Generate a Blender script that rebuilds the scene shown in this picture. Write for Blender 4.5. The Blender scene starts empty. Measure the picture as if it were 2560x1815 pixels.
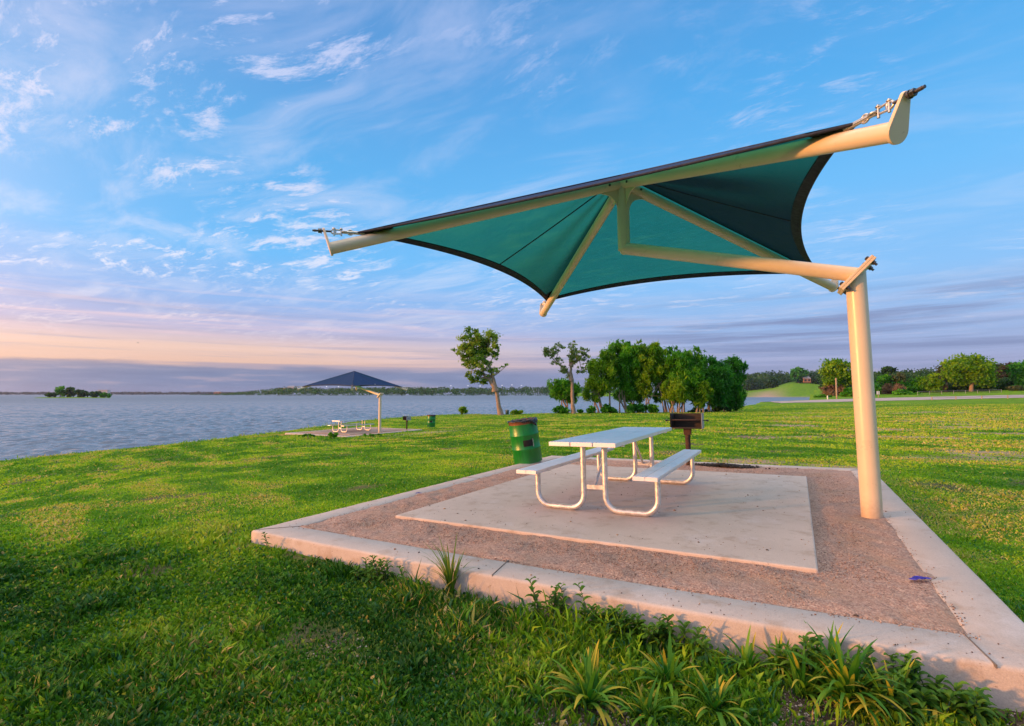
import bpy, bmesh, math, random
import numpy as np
from mathutils import Matrix, Vector, noise as mnoise
rng = np.random.default_rng(7); random.seed(7)
SC = bpy.context.scene
COL = SC.collection
rad = math.radians

# ------------------------------------------------------------------ camera
CAM = np.array([4.674, -3.115, 1.326]); YAW = -.5126; PITCH = .06192; FPX = 1258.0; CX, CY = 1280.0, 907.5
cam = bpy.data.cameras.new('camera'); cam.sensor_width = 36; cam.lens = 36 * FPX / 2560
cam.clip_start = .05; cam.clip_end = 30000
cam_o = bpy.data.objects.new('camera', cam); COL.objects.link(cam_o)
cam_o.location = CAM; cam_o.rotation_euler = (rad(90) + PITCH, 0, -YAW)
SC.camera = cam_o
_cp, _sp, _c, _s = math.cos(PITCH), math.sin(PITCH), math.cos(YAW), math.sin(YAW)
FWD = np.array([_s * _cp, _c * _cp, _sp]); RT = np.array([_c, -_s, 0.]); UP = np.cross(RT, FWD)
FH = np.array([_s, _c, 0.])
def ray(px, py):
    d = (px - CX) / FPX * RT + (CY - py) / FPX * UP + FWD
    return d
def at_depth(px, py, D):            # point seen at a photo position, D metres ahead horizontally
    d = ray(px, py); return CAM + d * (D / np.dot(d, FH))
# ------------------------------------------------------------------ view, sky, sun
SC.view_settings.view_transform = 'Standard'; SC.view_settings.look = 'None'
SC.view_settings.exposure = 0.0; SC.view_settings.gamma = 1
SUN_EL, SUN_AZ = rad(6.5), rad(225)          # azimuth clockwise from +Y: behind-left of the camera
SUN = np.array([math.sin(SUN_AZ) * math.cos(SUN_EL), math.cos(SUN_AZ) * math.cos(SUN_EL), math.sin(SUN_EL)])
sl = bpy.data.lights.new('sun', 'SUN'); sl.energy = 5.0; sl.angle = rad(3); sl.color = (1.0, .41, .11)
so = bpy.data.objects.new('sun', sl); COL.objects.link(so)
so.rotation_euler = Vector(-SUN).to_track_quat('-Z', 'Y').to_euler()

def lin(r, g, b, k=1.0):
    f = lambda c: ((c / 255) / 12.92 if c / 255 <= .04045 else ((c / 255 + .055) / 1.055) ** 2.4)
    return (f(r) * k, f(g) * k, f(b) * k, 1)

class NT:                            # small node-tree helper
    def __init__(s, nt): s.nt = nt; s.L = nt.links
    def n(s, t, **kw):
        nd = s.nt.nodes.new(t)
        for k, v in kw.items():
            if k == 'i':
                for a, b in v.items(): s.put(nd, a, b)
            else: setattr(nd, k, v)
        return nd
    def put(s, nd, a, b):
        if isinstance(b, bpy.types.NodeSocket): s.L.new(b, nd.inputs[a])
        elif isinstance(b, bpy.types.Node): s.L.new(b.outputs[0], nd.inputs[a])
        else: nd.inputs[a].default_value = b
    def math(s, op, a, b=None, c=None, clamp=False):
        nd = s.n('ShaderNodeMath', operation=op, use_clamp=clamp)
        for i, v in enumerate((a, b, c)):
            if v is not None: s.put(nd, i, v)
        return nd.outputs[0]
    def vmath(s, op, a, b=None):
        nd = s.n('ShaderNodeVectorMath', operation=op); s.put(nd, 0, a)
        if b is not None: s.put(nd, 1, b)
        return nd.outputs[1] if op in ('DOT_PRODUCT', 'LENGTH') else nd.outputs[0]
    def mix(s, f, a, b, mode='MIX'):
        nd = s.n('ShaderNodeMix', data_type='RGBA', blend_type=mode)
        s.put(nd, 0, f); s.put(nd, 6, a); s.put(nd, 7, b); return nd.outputs[2]
    def ramp(s, f, stops, ease='LINEAR'):
        nd = s.n('ShaderNodeValToRGB'); r = nd.color_ramp; r.interpolation = ease
        while len(r.elements) < len(stops): r.elements.new(.5)
        for e, (p, c) in zip(r.elements, stops):
            e.position = p; e.color = c if len(c) == 4 else (*c, 1)
        s.put(nd, 0, f); return nd.outputs[0]
    def noise(s, vec, scale, detail=4, rough=.55, dist=0.0):
        nd = s.n('ShaderNodeTexNoise'); s.put(nd, 'Vector', vec)
        nd.inputs['Scale'].default_value = scale; nd.inputs['Detail'].default_value = detail
        nd.inputs['Roughness'].default_value = rough; nd.inputs['Distortion'].default_value = dist
        return nd.outputs[0]
    def range(s, v, a, b, c=0., d=1., smooth=True):
        nd = s.n('ShaderNodeMapRange', interpolation_type='SMOOTHSTEP' if smooth else 'LINEAR')
        for i, x in enumerate((v, a, b, c, d)): s.put(nd, i, x)
        return nd.outputs[0]

W = bpy.data.worlds.new('World'); SC.world = W; W.use_nodes = True
w = NT(W.node_tree); W.node_tree.nodes.clear()
tc = w.n('ShaderNodeTexCoord').outputs['Generated']
d = w.vmath('NORMALIZE', tc)
sep = w.n('ShaderNodeSeparateXYZ', i={0: d}); dx, dy, dz = sep.outputs
zc = w.math('MAXIMUM', dz, 0.0)
hor = w.vmath('NORMALIZE', w.n('ShaderNodeCombineXYZ', i={0: dx, 1: dy, 2: 0.0}).outputs[0])
leftf = w.range(w.vmath('DOT_PRODUCT', hor, (-.985, .17, 0)), .25, 1.0)
L = lin
ramp_r = w.ramp(zc, [(0, L(150, 158, 198)), (.05, L(160, 168, 208)), (.11, L(152, 182, 230)), (.2, L(138, 194, 248)), (.34, L(112, 190, 250)), (.5, L(86, 172, 238)), (.68, L(84, 152, 218)), (1, L(120, 170, 225))])
ramp_l = w.ramp(zc, [(0, L(104, 122, 160)), (.02, L(118, 134, 174)), (.038, L(140, 146, 180)), (.052, L(232, 190, 172)), (.08, L(240, 204, 188)), (.115, L(184, 184, 220)), (.165, L(148, 186, 240)), (.25, L(112, 190, 250)), (.4, L(98, 178, 240)), (.56, L(96, 158, 222)), (.68, L(90, 146, 208)), (1, L(120, 170, 225))])
sky = w.mix(leftf, ramp_r, ramp_l)
nish = w.n('ShaderNodeTexSky', sky_type='NISHITA', sun_disc=False, sun_elevation=SUN_EL, sun_rotation=SUN_AZ)
# cirrus on a plane high above: wisps that shrink to streaks near the horizon
den = w.math('ADD', zc, .10)
px_ = w.math('DIVIDE', dx, den); py_ = w.math('DIVIDE', dy, den)
pv = w.n('ShaderNodeCombineXYZ', i={0: px_, 1: py_, 2: 0.0}).outputs[0]
warp = w.n('ShaderNodeTexNoise', i={'Vector': pv, 'Scale': .7, 'Detail': 3.0}).outputs[1]
pw = w.vmath('ADD', pv, w.vmath('SCALE', w.vmath('SUBTRACT', warp, (.5, .5, .5)), None))
w.nt.nodes[-1].inputs[3].default_value = 1.0
for nd in w.nt.nodes:
    if nd.bl_idname == 'ShaderNodeVectorMath' and nd.operation == 'SCALE': nd.inputs[3].default_value = .55
mp = w.n('ShaderNodeMapping', i={'Vector': pw}); mp.inputs['Rotation'].default_value = (0, 0, rad(38)); mp.inputs['Scale'].default_value = (1.0, 2.6, 1)
big = w.noise(pw, 1.1, 3, .5)
fine = w.noise(mp.outputs[0], 4.2, 12, .72, .25)
cm = w.math('MULTIPLY', w.range(big, .42, .60), w.range(fine, .47, .68))
veil = w.math('MULTIPLY', w.range(w.noise(mp.outputs[0], 1.2, 8, .62, .6), .44, .74), .55)
cirr = w.math('MULTIPLY', w.math('MAXIMUM', w.math('MULTIPLY', cm, 1.15), veil), w.math('ADD', w.math('MULTIPLY', leftf, .58), .46))
cirr = w.math('MULTIPLY', cirr, w.range(zc, .05, .16))
sky = w.mix(w.math('MINIMUM', cirr, .9), sky, w.ramp(zc, [(0, L(238, 205, 205)), (.2, L(228, 234, 254)), (.6, L(192, 206, 246))]))
# small brighter tufts lower on the left
tuft = w.math('MULTIPLY', w.range(w.noise(pw, 2.3, 10, .62), .60, .74), w.math('MULTIPLY', w.range(zc, .14, .2), w.range(zc, .42, .3)))
sky = w.mix(w.math('MULTIPLY', w.math('MULTIPLY', tuft, leftf), .85), sky, L(232, 240, 255))
# long flat layers near the horizon
az = w.math('ARCTAN2', dx, dy)
lv = w.n('ShaderNodeCombineXYZ', i={0: w.math('MULTIPLY', az, 1.6), 1: w.math('MULTIPLY', zc, 34.0), 2: 0.0}).outputs[0]
lay = w.math('MULTIPLY', w.range(w.noise(lv, 1.5, 9, .6, .3), .46, .70), w.math('MULTIPLY', w.range(zc, .045, .075), w.range(zc, .24, .12)))
sky = w.mix(w.math('MULTIPLY', lay, w.math('ADD', w.math('MULTIPLY', leftf, .55), .2)), sky, w.ramp(zc, [(0, L(250, 214, 196)), (.1, L(240, 208, 214)), (.2, L(214, 214, 242))]))
lv3 = w.n('ShaderNodeCombineXYZ', i={0: w.math('MULTIPLY', az, 5.0), 1: w.math('MULTIPLY', zc, 50.0), 2: 7.0}).outputs[0]
lv2 = w.n('ShaderNodeCombineXYZ', i={0: w.math('MULTIPLY', az, 1.3), 1: w.math('MULTIPLY', zc, 46.0), 2: 3.0}).outputs[0]
gray = w.math('MULTIPLY', w.range(w.noise(lv2, 1.3, 9, .6, .3), .47, .66), w.range(zc, .20, .06))
sky = w.mix(w.math('MULTIPLY', gray, .5), sky, L(128, 142, 186))
deck = w.math('MULTIPLY', w.range(w.math('ADD', zc, w.math('MULTIPLY', w.math('SUBTRACT', w.noise(lv3, 1.1, 9, .6), .5), .036)), .053, .043), w.math('ADD', w.math('MULTIPLY', leftf, .5), .42))
sky = w.mix(w.math('MULTIPLY', deck, .8), sky, w.ramp(w.noise(lv3, 1.3, 8), [(.3, L(98, 118, 160)), (.55, L(122, 138, 176)), (.70, L(180, 166, 184))]))
# the sunset glow round the sun and extra brightness added overhead to light the ground, both outside the picture
bank = w.math('MULTIPLY', w.math('MULTIPLY', w.range(w.noise(lv, 1.1, 8, .6, .4), .44, .60), w.math('MULTIPLY', w.range(zc, .04, .08), w.range(zc, .19, .13))), w.range(w.vmath('DOT_PRODUCT', hor, (.18, .984, 0)), .82, .99))
sky = w.mix(w.math('MULTIPLY', bank, .85), sky, L(128, 142, 186))
glow = w.math('POWER', w.math('MAXIMUM', w.vmath('DOT_PRODUCT', d, tuple(SUN)), 0.0), 4.0)
sky = w.mix(1.0, sky, w.vmath('MULTIPLY', w.n('ShaderNodeCombineXYZ', i={0: glow, 1: glow, 2: glow}).outputs[0], (2.6, 1.45, .75)), 'ADD')
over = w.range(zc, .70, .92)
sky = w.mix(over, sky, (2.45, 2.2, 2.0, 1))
sky = w.mix(1.0, sky, w.mix(1.0, nish.outputs[0], (.006, .006, .006, 1), 'MULTIPLY'), 'ADD')
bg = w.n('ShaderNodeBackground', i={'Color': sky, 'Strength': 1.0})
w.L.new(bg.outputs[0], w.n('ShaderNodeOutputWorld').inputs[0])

# ------------------------------------------------------------------ helpers: objects
def tag(o, label=None, cat=None, group=None, kind=None):
    if label: o['label'] = label
    if cat: o['category'] = cat
    if group: o['group'] = group
    if kind: o['kind'] = kind
    return o
def empty(name, loc, label=None, cat=None, group=None, mat=None):
    o = bpy.data.objects.new(name, None); COL.objects.link(o); o.empty_display_size = .1
    if mat is not None: o.matrix_world = mat @ Matrix.Translation(loc)
    else: o.location = loc
    return tag(o, label, cat, group)
def children(o): return [c for c in list(COL.objects) if c.parent == o]
def copy_tree(o, parent=None):
    c = o.copy(); COL.objects.link(c)
    if parent: c.parent = parent; c.matrix_parent_inverse = Matrix()
    for ch in children(o): copy_tree(ch, c)
    return c

class MB:
    """collects shapes, then links them as ONE mesh object"""
    def __init__(s): s.v = []; s.f = []; s.sm = []
    def add(s, vs, fs, smooth=False):
        b = len(s.v); s.v += [tuple(v) for v in vs]; s.f += [tuple(i + b for i in f) for f in fs]; s.sm += [smooth] * len(fs)
    def box(s, c, h, M=None):        # centre, half sizes, optional rotation
        vs = [Vector((sx * h[0], sy * h[1], sz * h[2])) for sx in (-1, 1) for sy in (-1, 1) for sz in (-1, 1)]
        if M is not None: vs = [M @ v for v in vs]
        vs = [v + Vector(c) for v in vs]
        s.add(vs, [(0, 1, 3, 2), (4, 6, 7, 5), (0, 4, 5, 1), (2, 3, 7, 6), (0, 2, 6, 4), (1, 5, 7, 3)])
    def tube(s, pts, r, n=16, cap=True, smooth=True):
        P = [Vector(p) for p in pts]; R = r if hasattr(r, '__len__') else [r] * len(P)
        T = []
        for i in range(len(P)):
            a = P[max(i - 1, 0)]; b = P[min(i + 1, len(P) - 1)]
            T.append((b - a).normalized() if (b - a).length > 1e-9 else Vector((0, 0, 1)))
        up = Vector((0, 0, 1)) if abs(T[0].z) < .9 else Vector((1, 0, 0))
        u = T[0].cross(up).normalized(); vs = []
        for i, p in enumerate(P):
            u = (u - T[i] * u.dot(T[i])).normalized(); v = T[i].cross(u)
            k = 1.0
            if 0 < i < len(P) - 1:
                d1 = (P[i] - P[i - 1]).normalized()
                k = 1 / max(.5, d1.dot(T[i]))
            for j in range(n):
                a = 2 * math.pi * j / n; vs.append(p + (u * math.cos(a) + v * math.sin(a)) * R[i] * (k if k < 1.02 else 1.0))
        fs = [(i * n + j, i * n + (j + 1) % n, (i + 1) * n + (j + 1) % n, (i + 1) * n + j) for i in range(len(P) - 1) for j in range(n)]
        s.add(vs, fs, smooth)
        if cap: s.add([vs[j] for j in range(n)], [tuple(range(n))[::-1]]); s.add([vs[-n + j] for j in range(n)], [tuple(range(n))])
    def extrude(s, outline, off):    # planar outline (3D points) pushed along a vector
        n = len(outline); o = Vector(off); A = [Vector(p) - o / 2 for p in outline]; B = [Vector(p) + o / 2 for p in outline]
        s.add(A + B, [tuple(range(n))[::-1], tuple(range(n, 2 * n))] + [(i, (i + 1) % n, n + (i + 1) % n, n + i) for i in range(n)])
    def lathe(s, prof, n=40, smooth=True):
        vs = [(r * math.cos(2 * math.pi * j / n), r * math.sin(2 * math.pi * j / n), z) for r, z in prof for j in range(n)]
        s.add(vs, [(i * n + j, i * n + (j + 1) % n, (i + 1) * n + (j + 1) % n, (i + 1) * n + j) for i in range(len(prof) - 1) for j in range(n)], smooth)
    def torus(s, c, nrm, R_, r, n=14, m=8):
        q = Vector(nrm).to_track_quat('Z', 'Y'); pts = [Vector(c) + q @ Vector((math.cos(2 * math.pi * i / n) * R_, math.sin(2 * math.pi * i / n) * R_, 0)) for i in range(n)]
        vs = []
        for i, p in enumerate(pts):
            rd = (p - Vector(c)).normalized(); zz = q @ Vector((0, 0, 1))
            for j in range(m):
                a = 2 * math.pi * j / m; vs.append(p + (rd * math.cos(a) + zz * math.sin(a)) * r)
        s.add(vs, [(i * m + j, i * m + (j + 1) % m, ((i + 1) % n) * m + (j + 1) % m, ((i + 1) % n) * m + j) for i in range(n) for j in range(m)], True)
    def build(s, name, mat, parent=None, bevel=0, loc=None):
        me = bpy.data.meshes.new(name); me.from_pydata(s.v, [], s.f); me.update()
        me.polygons.foreach_set('use_smooth', s.sm); me.materials.append(mat)
        bm = bmesh.new(); bm.from_mesh(me); bmesh.ops.recalc_face_normals(bm, faces=bm.faces); bm.to_mesh(me); bm.free()
        o = bpy.data.objects.new(name, me); COL.objects.link(o)
        if parent: o.parent = parent
        if loc is not None: o.location = loc
        if bevel:
            m = o.modifiers.new('bevel', 'BEVEL'); m.width = bevel; m.segments = 2; m.limit_method = 'ANGLE'; m.angle_limit = rad(50)
        return o

def np_mesh(name, verts, faces_n, mat, parent=None, tint=None, smooth=False):
    """verts (N,3); faces given as consecutive runs: faces_n = [(count, verts per face), ...] or explicit (idx, k)"""
    me = bpy.data.meshes.new(name); V = np.asarray(verts, np.float32)
    me.vertices.add(len(V)); me.vertices.foreach_set('co', V.ravel())
    idx, sizes = faces_n; idx = np.asarray(idx, np.int32); sizes = np.asarray(sizes, np.int32)
    me.loops.add(len(idx)); me.loops.foreach_set('vertex_index', idx)
    me.polygons.add(len(sizes)); me.polygons.foreach_set('loop_start', np.concatenate([[0], np.cumsum(sizes)[:-1]]).astype(np.int32))
    if smooth: me.polygons.foreach_set('use_smooth', np.ones(len(sizes), bool))
    if tint is not None:
        a = me.attributes.new('tint', 'FLOAT_COLOR', 'POINT'); a.data.foreach_set('color', np.asarray(tint, np.float32).ravel())
    me.update(calc_edges=True); me.materials.append(mat)
    o = bpy.data.objects.new(name, me); COL.objects.link(o)
    if parent: o.parent = parent
    return o
def grid_faces(nu, nv, wrap=False):
    i, j = np.meshgrid(np.arange(nu - 1), np.arange(nv if wrap else nv - 1), indexing='ij'); j2 = (j + 1) % nv
    f = np.stack([i * nv + j, (i + 1) * nv + j, (i + 1) * nv + j2, i * nv + j2], -1).reshape(-1, 4)
    return f.ravel(), np.full(len(f), 4)

# value noise for placement
_G = rng.random((256, 256))
def vnoise(x, y):
    xi = np.floor(x).astype(int); yi = np.floor(y).astype(int); fx = x - xi; fy = y - yi
    fx = fx * fx * (3 - 2 * fx); fy = fy * fy * (3 - 2 * fy); g = lambda a, b: _G[a % 256, b % 256]
    return (g(xi, yi) * (1 - fx) + g(xi + 1, yi) * fx) * (1 - fy) + (g(xi, yi + 1) * (1 - fx) + g(xi + 1, yi + 1) * fx) * fy
def fbm(x, y, s, o=3):
    r = 0; a = .5; t = 0
    for k in range(o): r = r + a * vnoise(x * s + 17.3 * k, y * s + 5.1 * k); t += a; a *= .5; s *= 2.1
    return r / t

# ------------------------------------------------------------------ materials
def material(name):
    m = bpy.data.materials.new(name); m.use_nodes = True; m.node_tree.nodes.clear(); k = NT(m.node_tree)
    out = k.n('ShaderNodeOutputMaterial'); return m, k, out
def bump(k, h, strength=.3, dist=.01):
    b = k.n('ShaderNodeBump', i={'Height': h}); b.inputs['Strength'].default_value = strength; b.inputs['Distance'].default_value = dist; return b.outputs[0]
def obj_co(k): return k.n('ShaderNodeTexCoord').outputs['Object']
def principled(k, out, **i):
    p = k.n('ShaderNodeBsdfPrincipled', i={a.replace('_', ' '): b for a, b in i.items()}); k.L.new(p.outputs[0], out.inputs[0]); return p
def plain(name, c, rough=.5, metal=0., var=.15, scale=8, bumpy=.0):
    m, k, out = material(name); co = obj_co(k)
    n1 = k.noise(co, scale, 5); c1 = tuple(x * (1 - var) for x in c) + (1,); c2 = tuple(min(1, x * (1 + var)) for x in c) + (1,)
    p = principled(k, out, Base_Color=k.ramp(n1, [(.3, c1), (.7, c2)]), Roughness=k.range(k.noise(co, scale * 3, 4), .3, .7, max(.02, rough - .1), min(1, rough + .1)), Metallic=metal)
    if bumpy: k.put(p, 'Normal', bump(k, k.noise(co, scale * 12, 3), bumpy, .003))
    return m

def m_paint():
    m, k, out = material('cream_powder_coat'); co = obj_co(k)
    n1 = k.noise(co, 2.0, 6, .6); dirt = k.range(k.noise(co, 14, 8, .7), .62, .8)
    c = k.ramp(n1, [(.3, (.59, .48, .34)), (.7, (.65, .535, .39))])
    c = k.mix(k.math('MULTIPLY', dirt, .35), c, (.38, .30, .21, 1))
    z_ = k.n('ShaderNodeSeparateXYZ', i={0: co}).outputs[2]      # grit splashed up the foot of the post
    c = k.mix(k.math('MULTIPLY', k.range(k.math('ADD', z_, k.math('MULTIPLY', k.noise(co, 22, 6, .7), .25)), .34, .12), .55), c, (.30, .20, .14, 1))
    c = k.mix(k.math('MULTIPLY', k.range(k.noise(co, 34, 3, .6), .70, .73), .7), c, (.30, .19, .12, 1))
    principled(k, out, Base_Color=c, Roughness=k.range(n1, .3, .7, .26, .40), Normal=bump(k, k.noise(co, 160, 2), .06, .002)); return m
def m_concrete(name='broom_finished_concrete', a=(.40, .36, .34), b=(.50, .455, .435)):
    m, k, out = material(name); co = k.n('ShaderNodeNewGeometry').outputs['Position']
    big = k.noise(co, .9, 6, .6); mid = k.noise(co, 5, 8, .65); fine = k.noise(co, 140, 3, .7)
    c = k.ramp(big, [(.3, a), (.7, b)])
    c = k.mix(k.math('MULTIPLY', k.range(mid, .50, .70), .60), c, (.33, .25, .19, 1))
    c = k.mix(k.math('MULTIPLY', k.range(k.noise(co, 2.2, 8, .7), .54, .68), .5), c, (.56, .52, .52, 1))
    sp = k.range(k.noise(co, 34, 3, .6), .67, .72)
    c = k.mix(k.math('MULTIPLY', sp, .6), c, (.17, .12, .09, 1))
    c = k.mix(.35, c, k.ramp(fine, [(.3, (.25, .22, .2)), (.7, (.62, .58, .55))]), 'OVERLAY')
    mp = k.n('ShaderNodeMapping', i={'Vector': co}); mp.inputs['Scale'].default_value = (150, 6, 6)
    h = k.math('ADD', k.math('MULTIPLY', k.noise(mp.outputs[0], 1, 2), .5), k.math('ADD', fine, k.math('MULTIPLY', mid, 1.5)))
    principled(k, out, Base_Color=c, Roughness=.85, Normal=bump(k, h, .45, .004)); return m
def m_gravel():
    m, k, out = material('decomposed_granite'); co = k.n('ShaderNodeNewGeometry').outputs['Position']
    v = k.n('ShaderNodeTexVoronoi', i={'Vector': co, 'Scale': 120.0}); v2 = k.n('ShaderNodeTexVoronoi', i={'Vector': co, 'Scale': 55.0})
    g = k.n('ShaderNodeSeparateColor', i={0: v.outputs['Color']}).outputs[0]
    c = k.ramp(g, [(0, (.14, .075, .055)), (.35, (.32, .19, .15)), (.7, (.45, .275, .22)), (1, (.58, .43, .34))])
    g2 = k.n('ShaderNodeSeparateColor', i={0: v2.outputs['Color']}).outputs[1]
    c = k.mix(.4, c, k.ramp(g2, [(0, (.20, .12, .085)), (.6, (.36, .225, .17)), (1, (.50, .36, .28))]))
    c = k.mix(k.math('MULTIPLY', k.range(k.noise(co, 2.3, 6, .6), .45, .7), .5), c, (.32, .21, .14, 1))
    h = k.math('ADD', k.math('SUBTRACT', 1.0, v.outputs['Distance']), k.math('MULTIPLY', k.noise(co, 30, 4), 2.0))
    principled(k, out, Base_Color=c, Roughness=.95, Normal=bump(k, h, .8, .006)); return m
def m_ground():
    m, k, out = material('lawn_soil_and_turf'); geo = k.n('ShaderNodeNewGeometry'); co = geo.outputs['Position']
    dist = k.vmath('LENGTH', k.vmath('SUBTRACT', co, tuple(CAM)))
    a = k.noise(co, .33, 6, .6, .4); b = k.noise(co, 1.7, 8, .65); f = k.noise(co, 26, 8, .75)
    green = k.ramp(b, [(.25, (.045, .14, .005)), (.5, (.13, .26, .008)), (.75, (.25, .35, .014))])
    tan = k.math('MULTIPLY', k.range(k.noise(co, .55, 8, .7, .6), .52, .68), k.range(b, .3, .62))
    c = k.mix(k.math('MULTIPLY', tan, .75), green, (.24, .22, .06, 1))
    c = k.mix(k.math('MULTIPLY', k.range(a, .42, .62), .55), c, (.02, .12, .008, 1))
    c = k.mix(.8, c, k.ramp(f, [(.28, (.12, .15, .10)), (.5, (.5, .5, .5)), (.72, (.86, .85, .75))]), 'OVERLAY')
    soil = k.ramp(k.noise(co, 60, 4), [(.3, (.055, .04, .028)), (.7, (.16, .12, .09))])
    att = k.n('ShaderNodeAttribute', attribute_name='tint').outputs[0]     # bare earth patches and worn banks
    sa = k.n('ShaderNodeSeparateColor', i={0: att})
    c = k.mix(sa.outputs[0], c, soil)
    c = k.mix(sa.outputs[1], c, k.ramp(k.noise(co, 7, 6), [(.3, (.30, .20, .14)), (.7, (.44, .32, .25))]))
    h = k.math('ADD', f, k.math('MULTIPLY', b, 2.0))
    principled(k, out, Base_Color=c, Roughness=1.0, Normal=bump(k, h, .7, .05), **{'Specular_IOR_Level': .1}); return m
def m_leaf(name, tr=.35, rough=.55):
    m, k, out = material(name); att = k.n('ShaderNodeAttribute', attribute_name='tint').outputs[0]
    p = k.n('ShaderNodeBsdfPrincipled', i={'Base Color': att, 'Roughness': rough, 'Specular IOR Level': .25})
    t = k.n('ShaderNodeBsdfTranslucent', i={'Color': k.mix(1.0, att, (1.3, 1.25, .6, 1), 'MULTIPLY')})
    k.L.new(k.n('ShaderNodeMixShader', i={0: tr, 1: p.outputs[0], 2: t.outputs[0]}).outputs[0], out.inputs[0]); return m
def m_bark():
    m, k, out = material('bark'); co = obj_co(k); mp = k.n('ShaderNodeMapping', i={'Vector': co}); mp.inputs['Scale'].default_value = (7, 7, 1.6)
    n1 = k.noise(mp.outputs[0], 2, 7, .7)
    principled(k, out, Base_Color=k.ramp(n1, [(.3, (.12, .085, .06)), (.55, (.30, .225, .17)), (.75, (.42, .34, .27))]), Roughness=.95, Normal=bump(k, n1, .8, .05)); return m
def m_fabric():
    m, k, out = material('knitted_shade_cloth'); co = obj_co(k)
    mp = k.n('ShaderNodeMapping', i={'Vector': co}); mp.inputs['Scale'].default_value = (3, 40, 40)
    st = k.noise(mp.outputs[0], 2.2, 5, .7); bl = k.noise(co, 1.3, 6, .6); g = k.noise(co, 220, 2, .7)
    v = k.math('MULTIPLY', k.math('ADD', k.math('MULTIPLY', st, .5), k.math('MULTIPLY', g, .5)), 1.0)
    refl = k.mix(v, (.005, .020, .070, 1), (.014, .046, .135, 1))
    trans = k.mix(k.math('MULTIPLY', k.math('ADD', v, bl), .5), (.01, .13, .075, 1), (.03, .33, .20, 1))
    df = k.n('ShaderNodeBsdfPrincipled', i={'Base Color': refl, 'Roughness': .8, 'Specular IOR Level': .15})
    tl = k.n('ShaderNodeBsdfTranslucent', i={'Color': trans})
    tp = k.n('ShaderNodeBsdfTransparent', i={'Color': (.09, .55, .37, 1)})
    fc = k.n('ShaderNodeLayerWeight', i={'Blend': .5}).outputs['Facing']
    s1 = k.n('ShaderNodeMixShader', i={0: k.range(fc, .56, .72, .30, .015), 1: df.outputs[0], 2: tl.outputs[0]})
    # open knit: the holes close up when it is looked through at a slant, as in the real mesh
    hole = k.math('MULTIPLY', k.range(fc, .46, .72, .35, .01), k.range(v, .35, .65, .6, 1.3))
    s2 = k.n('ShaderNodeMixShader', i={0: hole, 1: s1.outputs[0], 2: tp.outputs[0]})
    nb = bump(k, k.math('ADD', k.math('MULTIPLY', k.noise(co, 3.2, 5, .6, 1.2), 3.0), k.math('MULTIPLY', st, .25)), .35, .05)
    k.put(df, 'Normal', nb); k.put(tl, 'Normal', nb)
    k.L.new(s2.outputs[0], out.inputs[0]); return m
def m_alu():
    m, k, out = material('brushed_aluminium'); co = obj_co(k); mp = k.n('ShaderNodeMapping', i={'Vector': co}); mp.inputs['Scale'].default_value = (90, 1.5, 90)
    s = k.noise(mp.outputs[0], 2, 4); b = k.noise(co, 5, 7, .65)
    c = k.mix(k.math('MULTIPLY', k.range(b, .5, .72), .35), (.86, .80, .81, 1), (.58, .53, .52, 1))
    principled(k, out, Base_Color=c, Metallic=.3, Roughness=k.range(k.math('ADD', s, b), .7, 1.3, .30, .46), Normal=bump(k, s, .12, .002)); return m
def m_galv():
    m, k, out = material('galvanised_steel_tube'); co = obj_co(k)
    v = k.n('ShaderNodeTexVoronoi', i={'Vector': co, 'Scale': 38.0}); g = k.n('ShaderNodeSeparateColor', i={0: v.outputs['Color']}).outputs[0]
    c = k.ramp(g, [(0, (.58, .55, .53)), (1, (.74, .71, .69))]); c = k.mix(k.math('MULTIPLY', k.range(k.noise(co, 9, 7, .7), .56, .72), .5), c, (.34, .26, .19, 1))
    principled(k, out, Base_Color=c, Metallic=.7, Roughness=k.range(g, 0., 1., .34, .5)); return m
def m_drum():
    m, k, out = material('green_enamel_paint'); co = obj_co(k)
    mp = k.n('ShaderNodeMapping', i={'Vector': co}); mp.inputs['Scale'].default_value = (9, 9, 1.2)
    st = k.noise(mp.outputs[0], 2, 6, .65); ch = k.range(k.noise(co, 11, 8, .7), .71, .74); z = k.n('ShaderNodeSeparateXYZ', i={0: co}).outputs[2]
    c = k.ramp(st, [(.3, (.003, .13, .018)), (.7, (.004, .22, .022))]); c = k.mix(ch, c, (.32, .30, .22, 1))
    low = k.math('MULTIPLY', k.range(z, .22, .0), k.range(k.noise(co, 9, 6), .4, .6)); c = k.mix(k.math('MULTIPLY', low, .5), c, (.03, .14, .06, 1))
    principled(k, out, Base_Color=c, Roughness=.36, Normal=bump(k, k.noise(co, 6, 4), .25, .02)); return m
def m_rust(name, a, b, rough=.8):
    m, k, out = material(name); co = obj_co(k); n1 = k.noise(co, 9, 8, .7)
    principled(k, out, Base_Color=k.ramp(n1, [(.35, a), (.65, b)]), Roughness=rough, Metallic=.1, Normal=bump(k, n1, .4, .01)); return m
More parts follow.
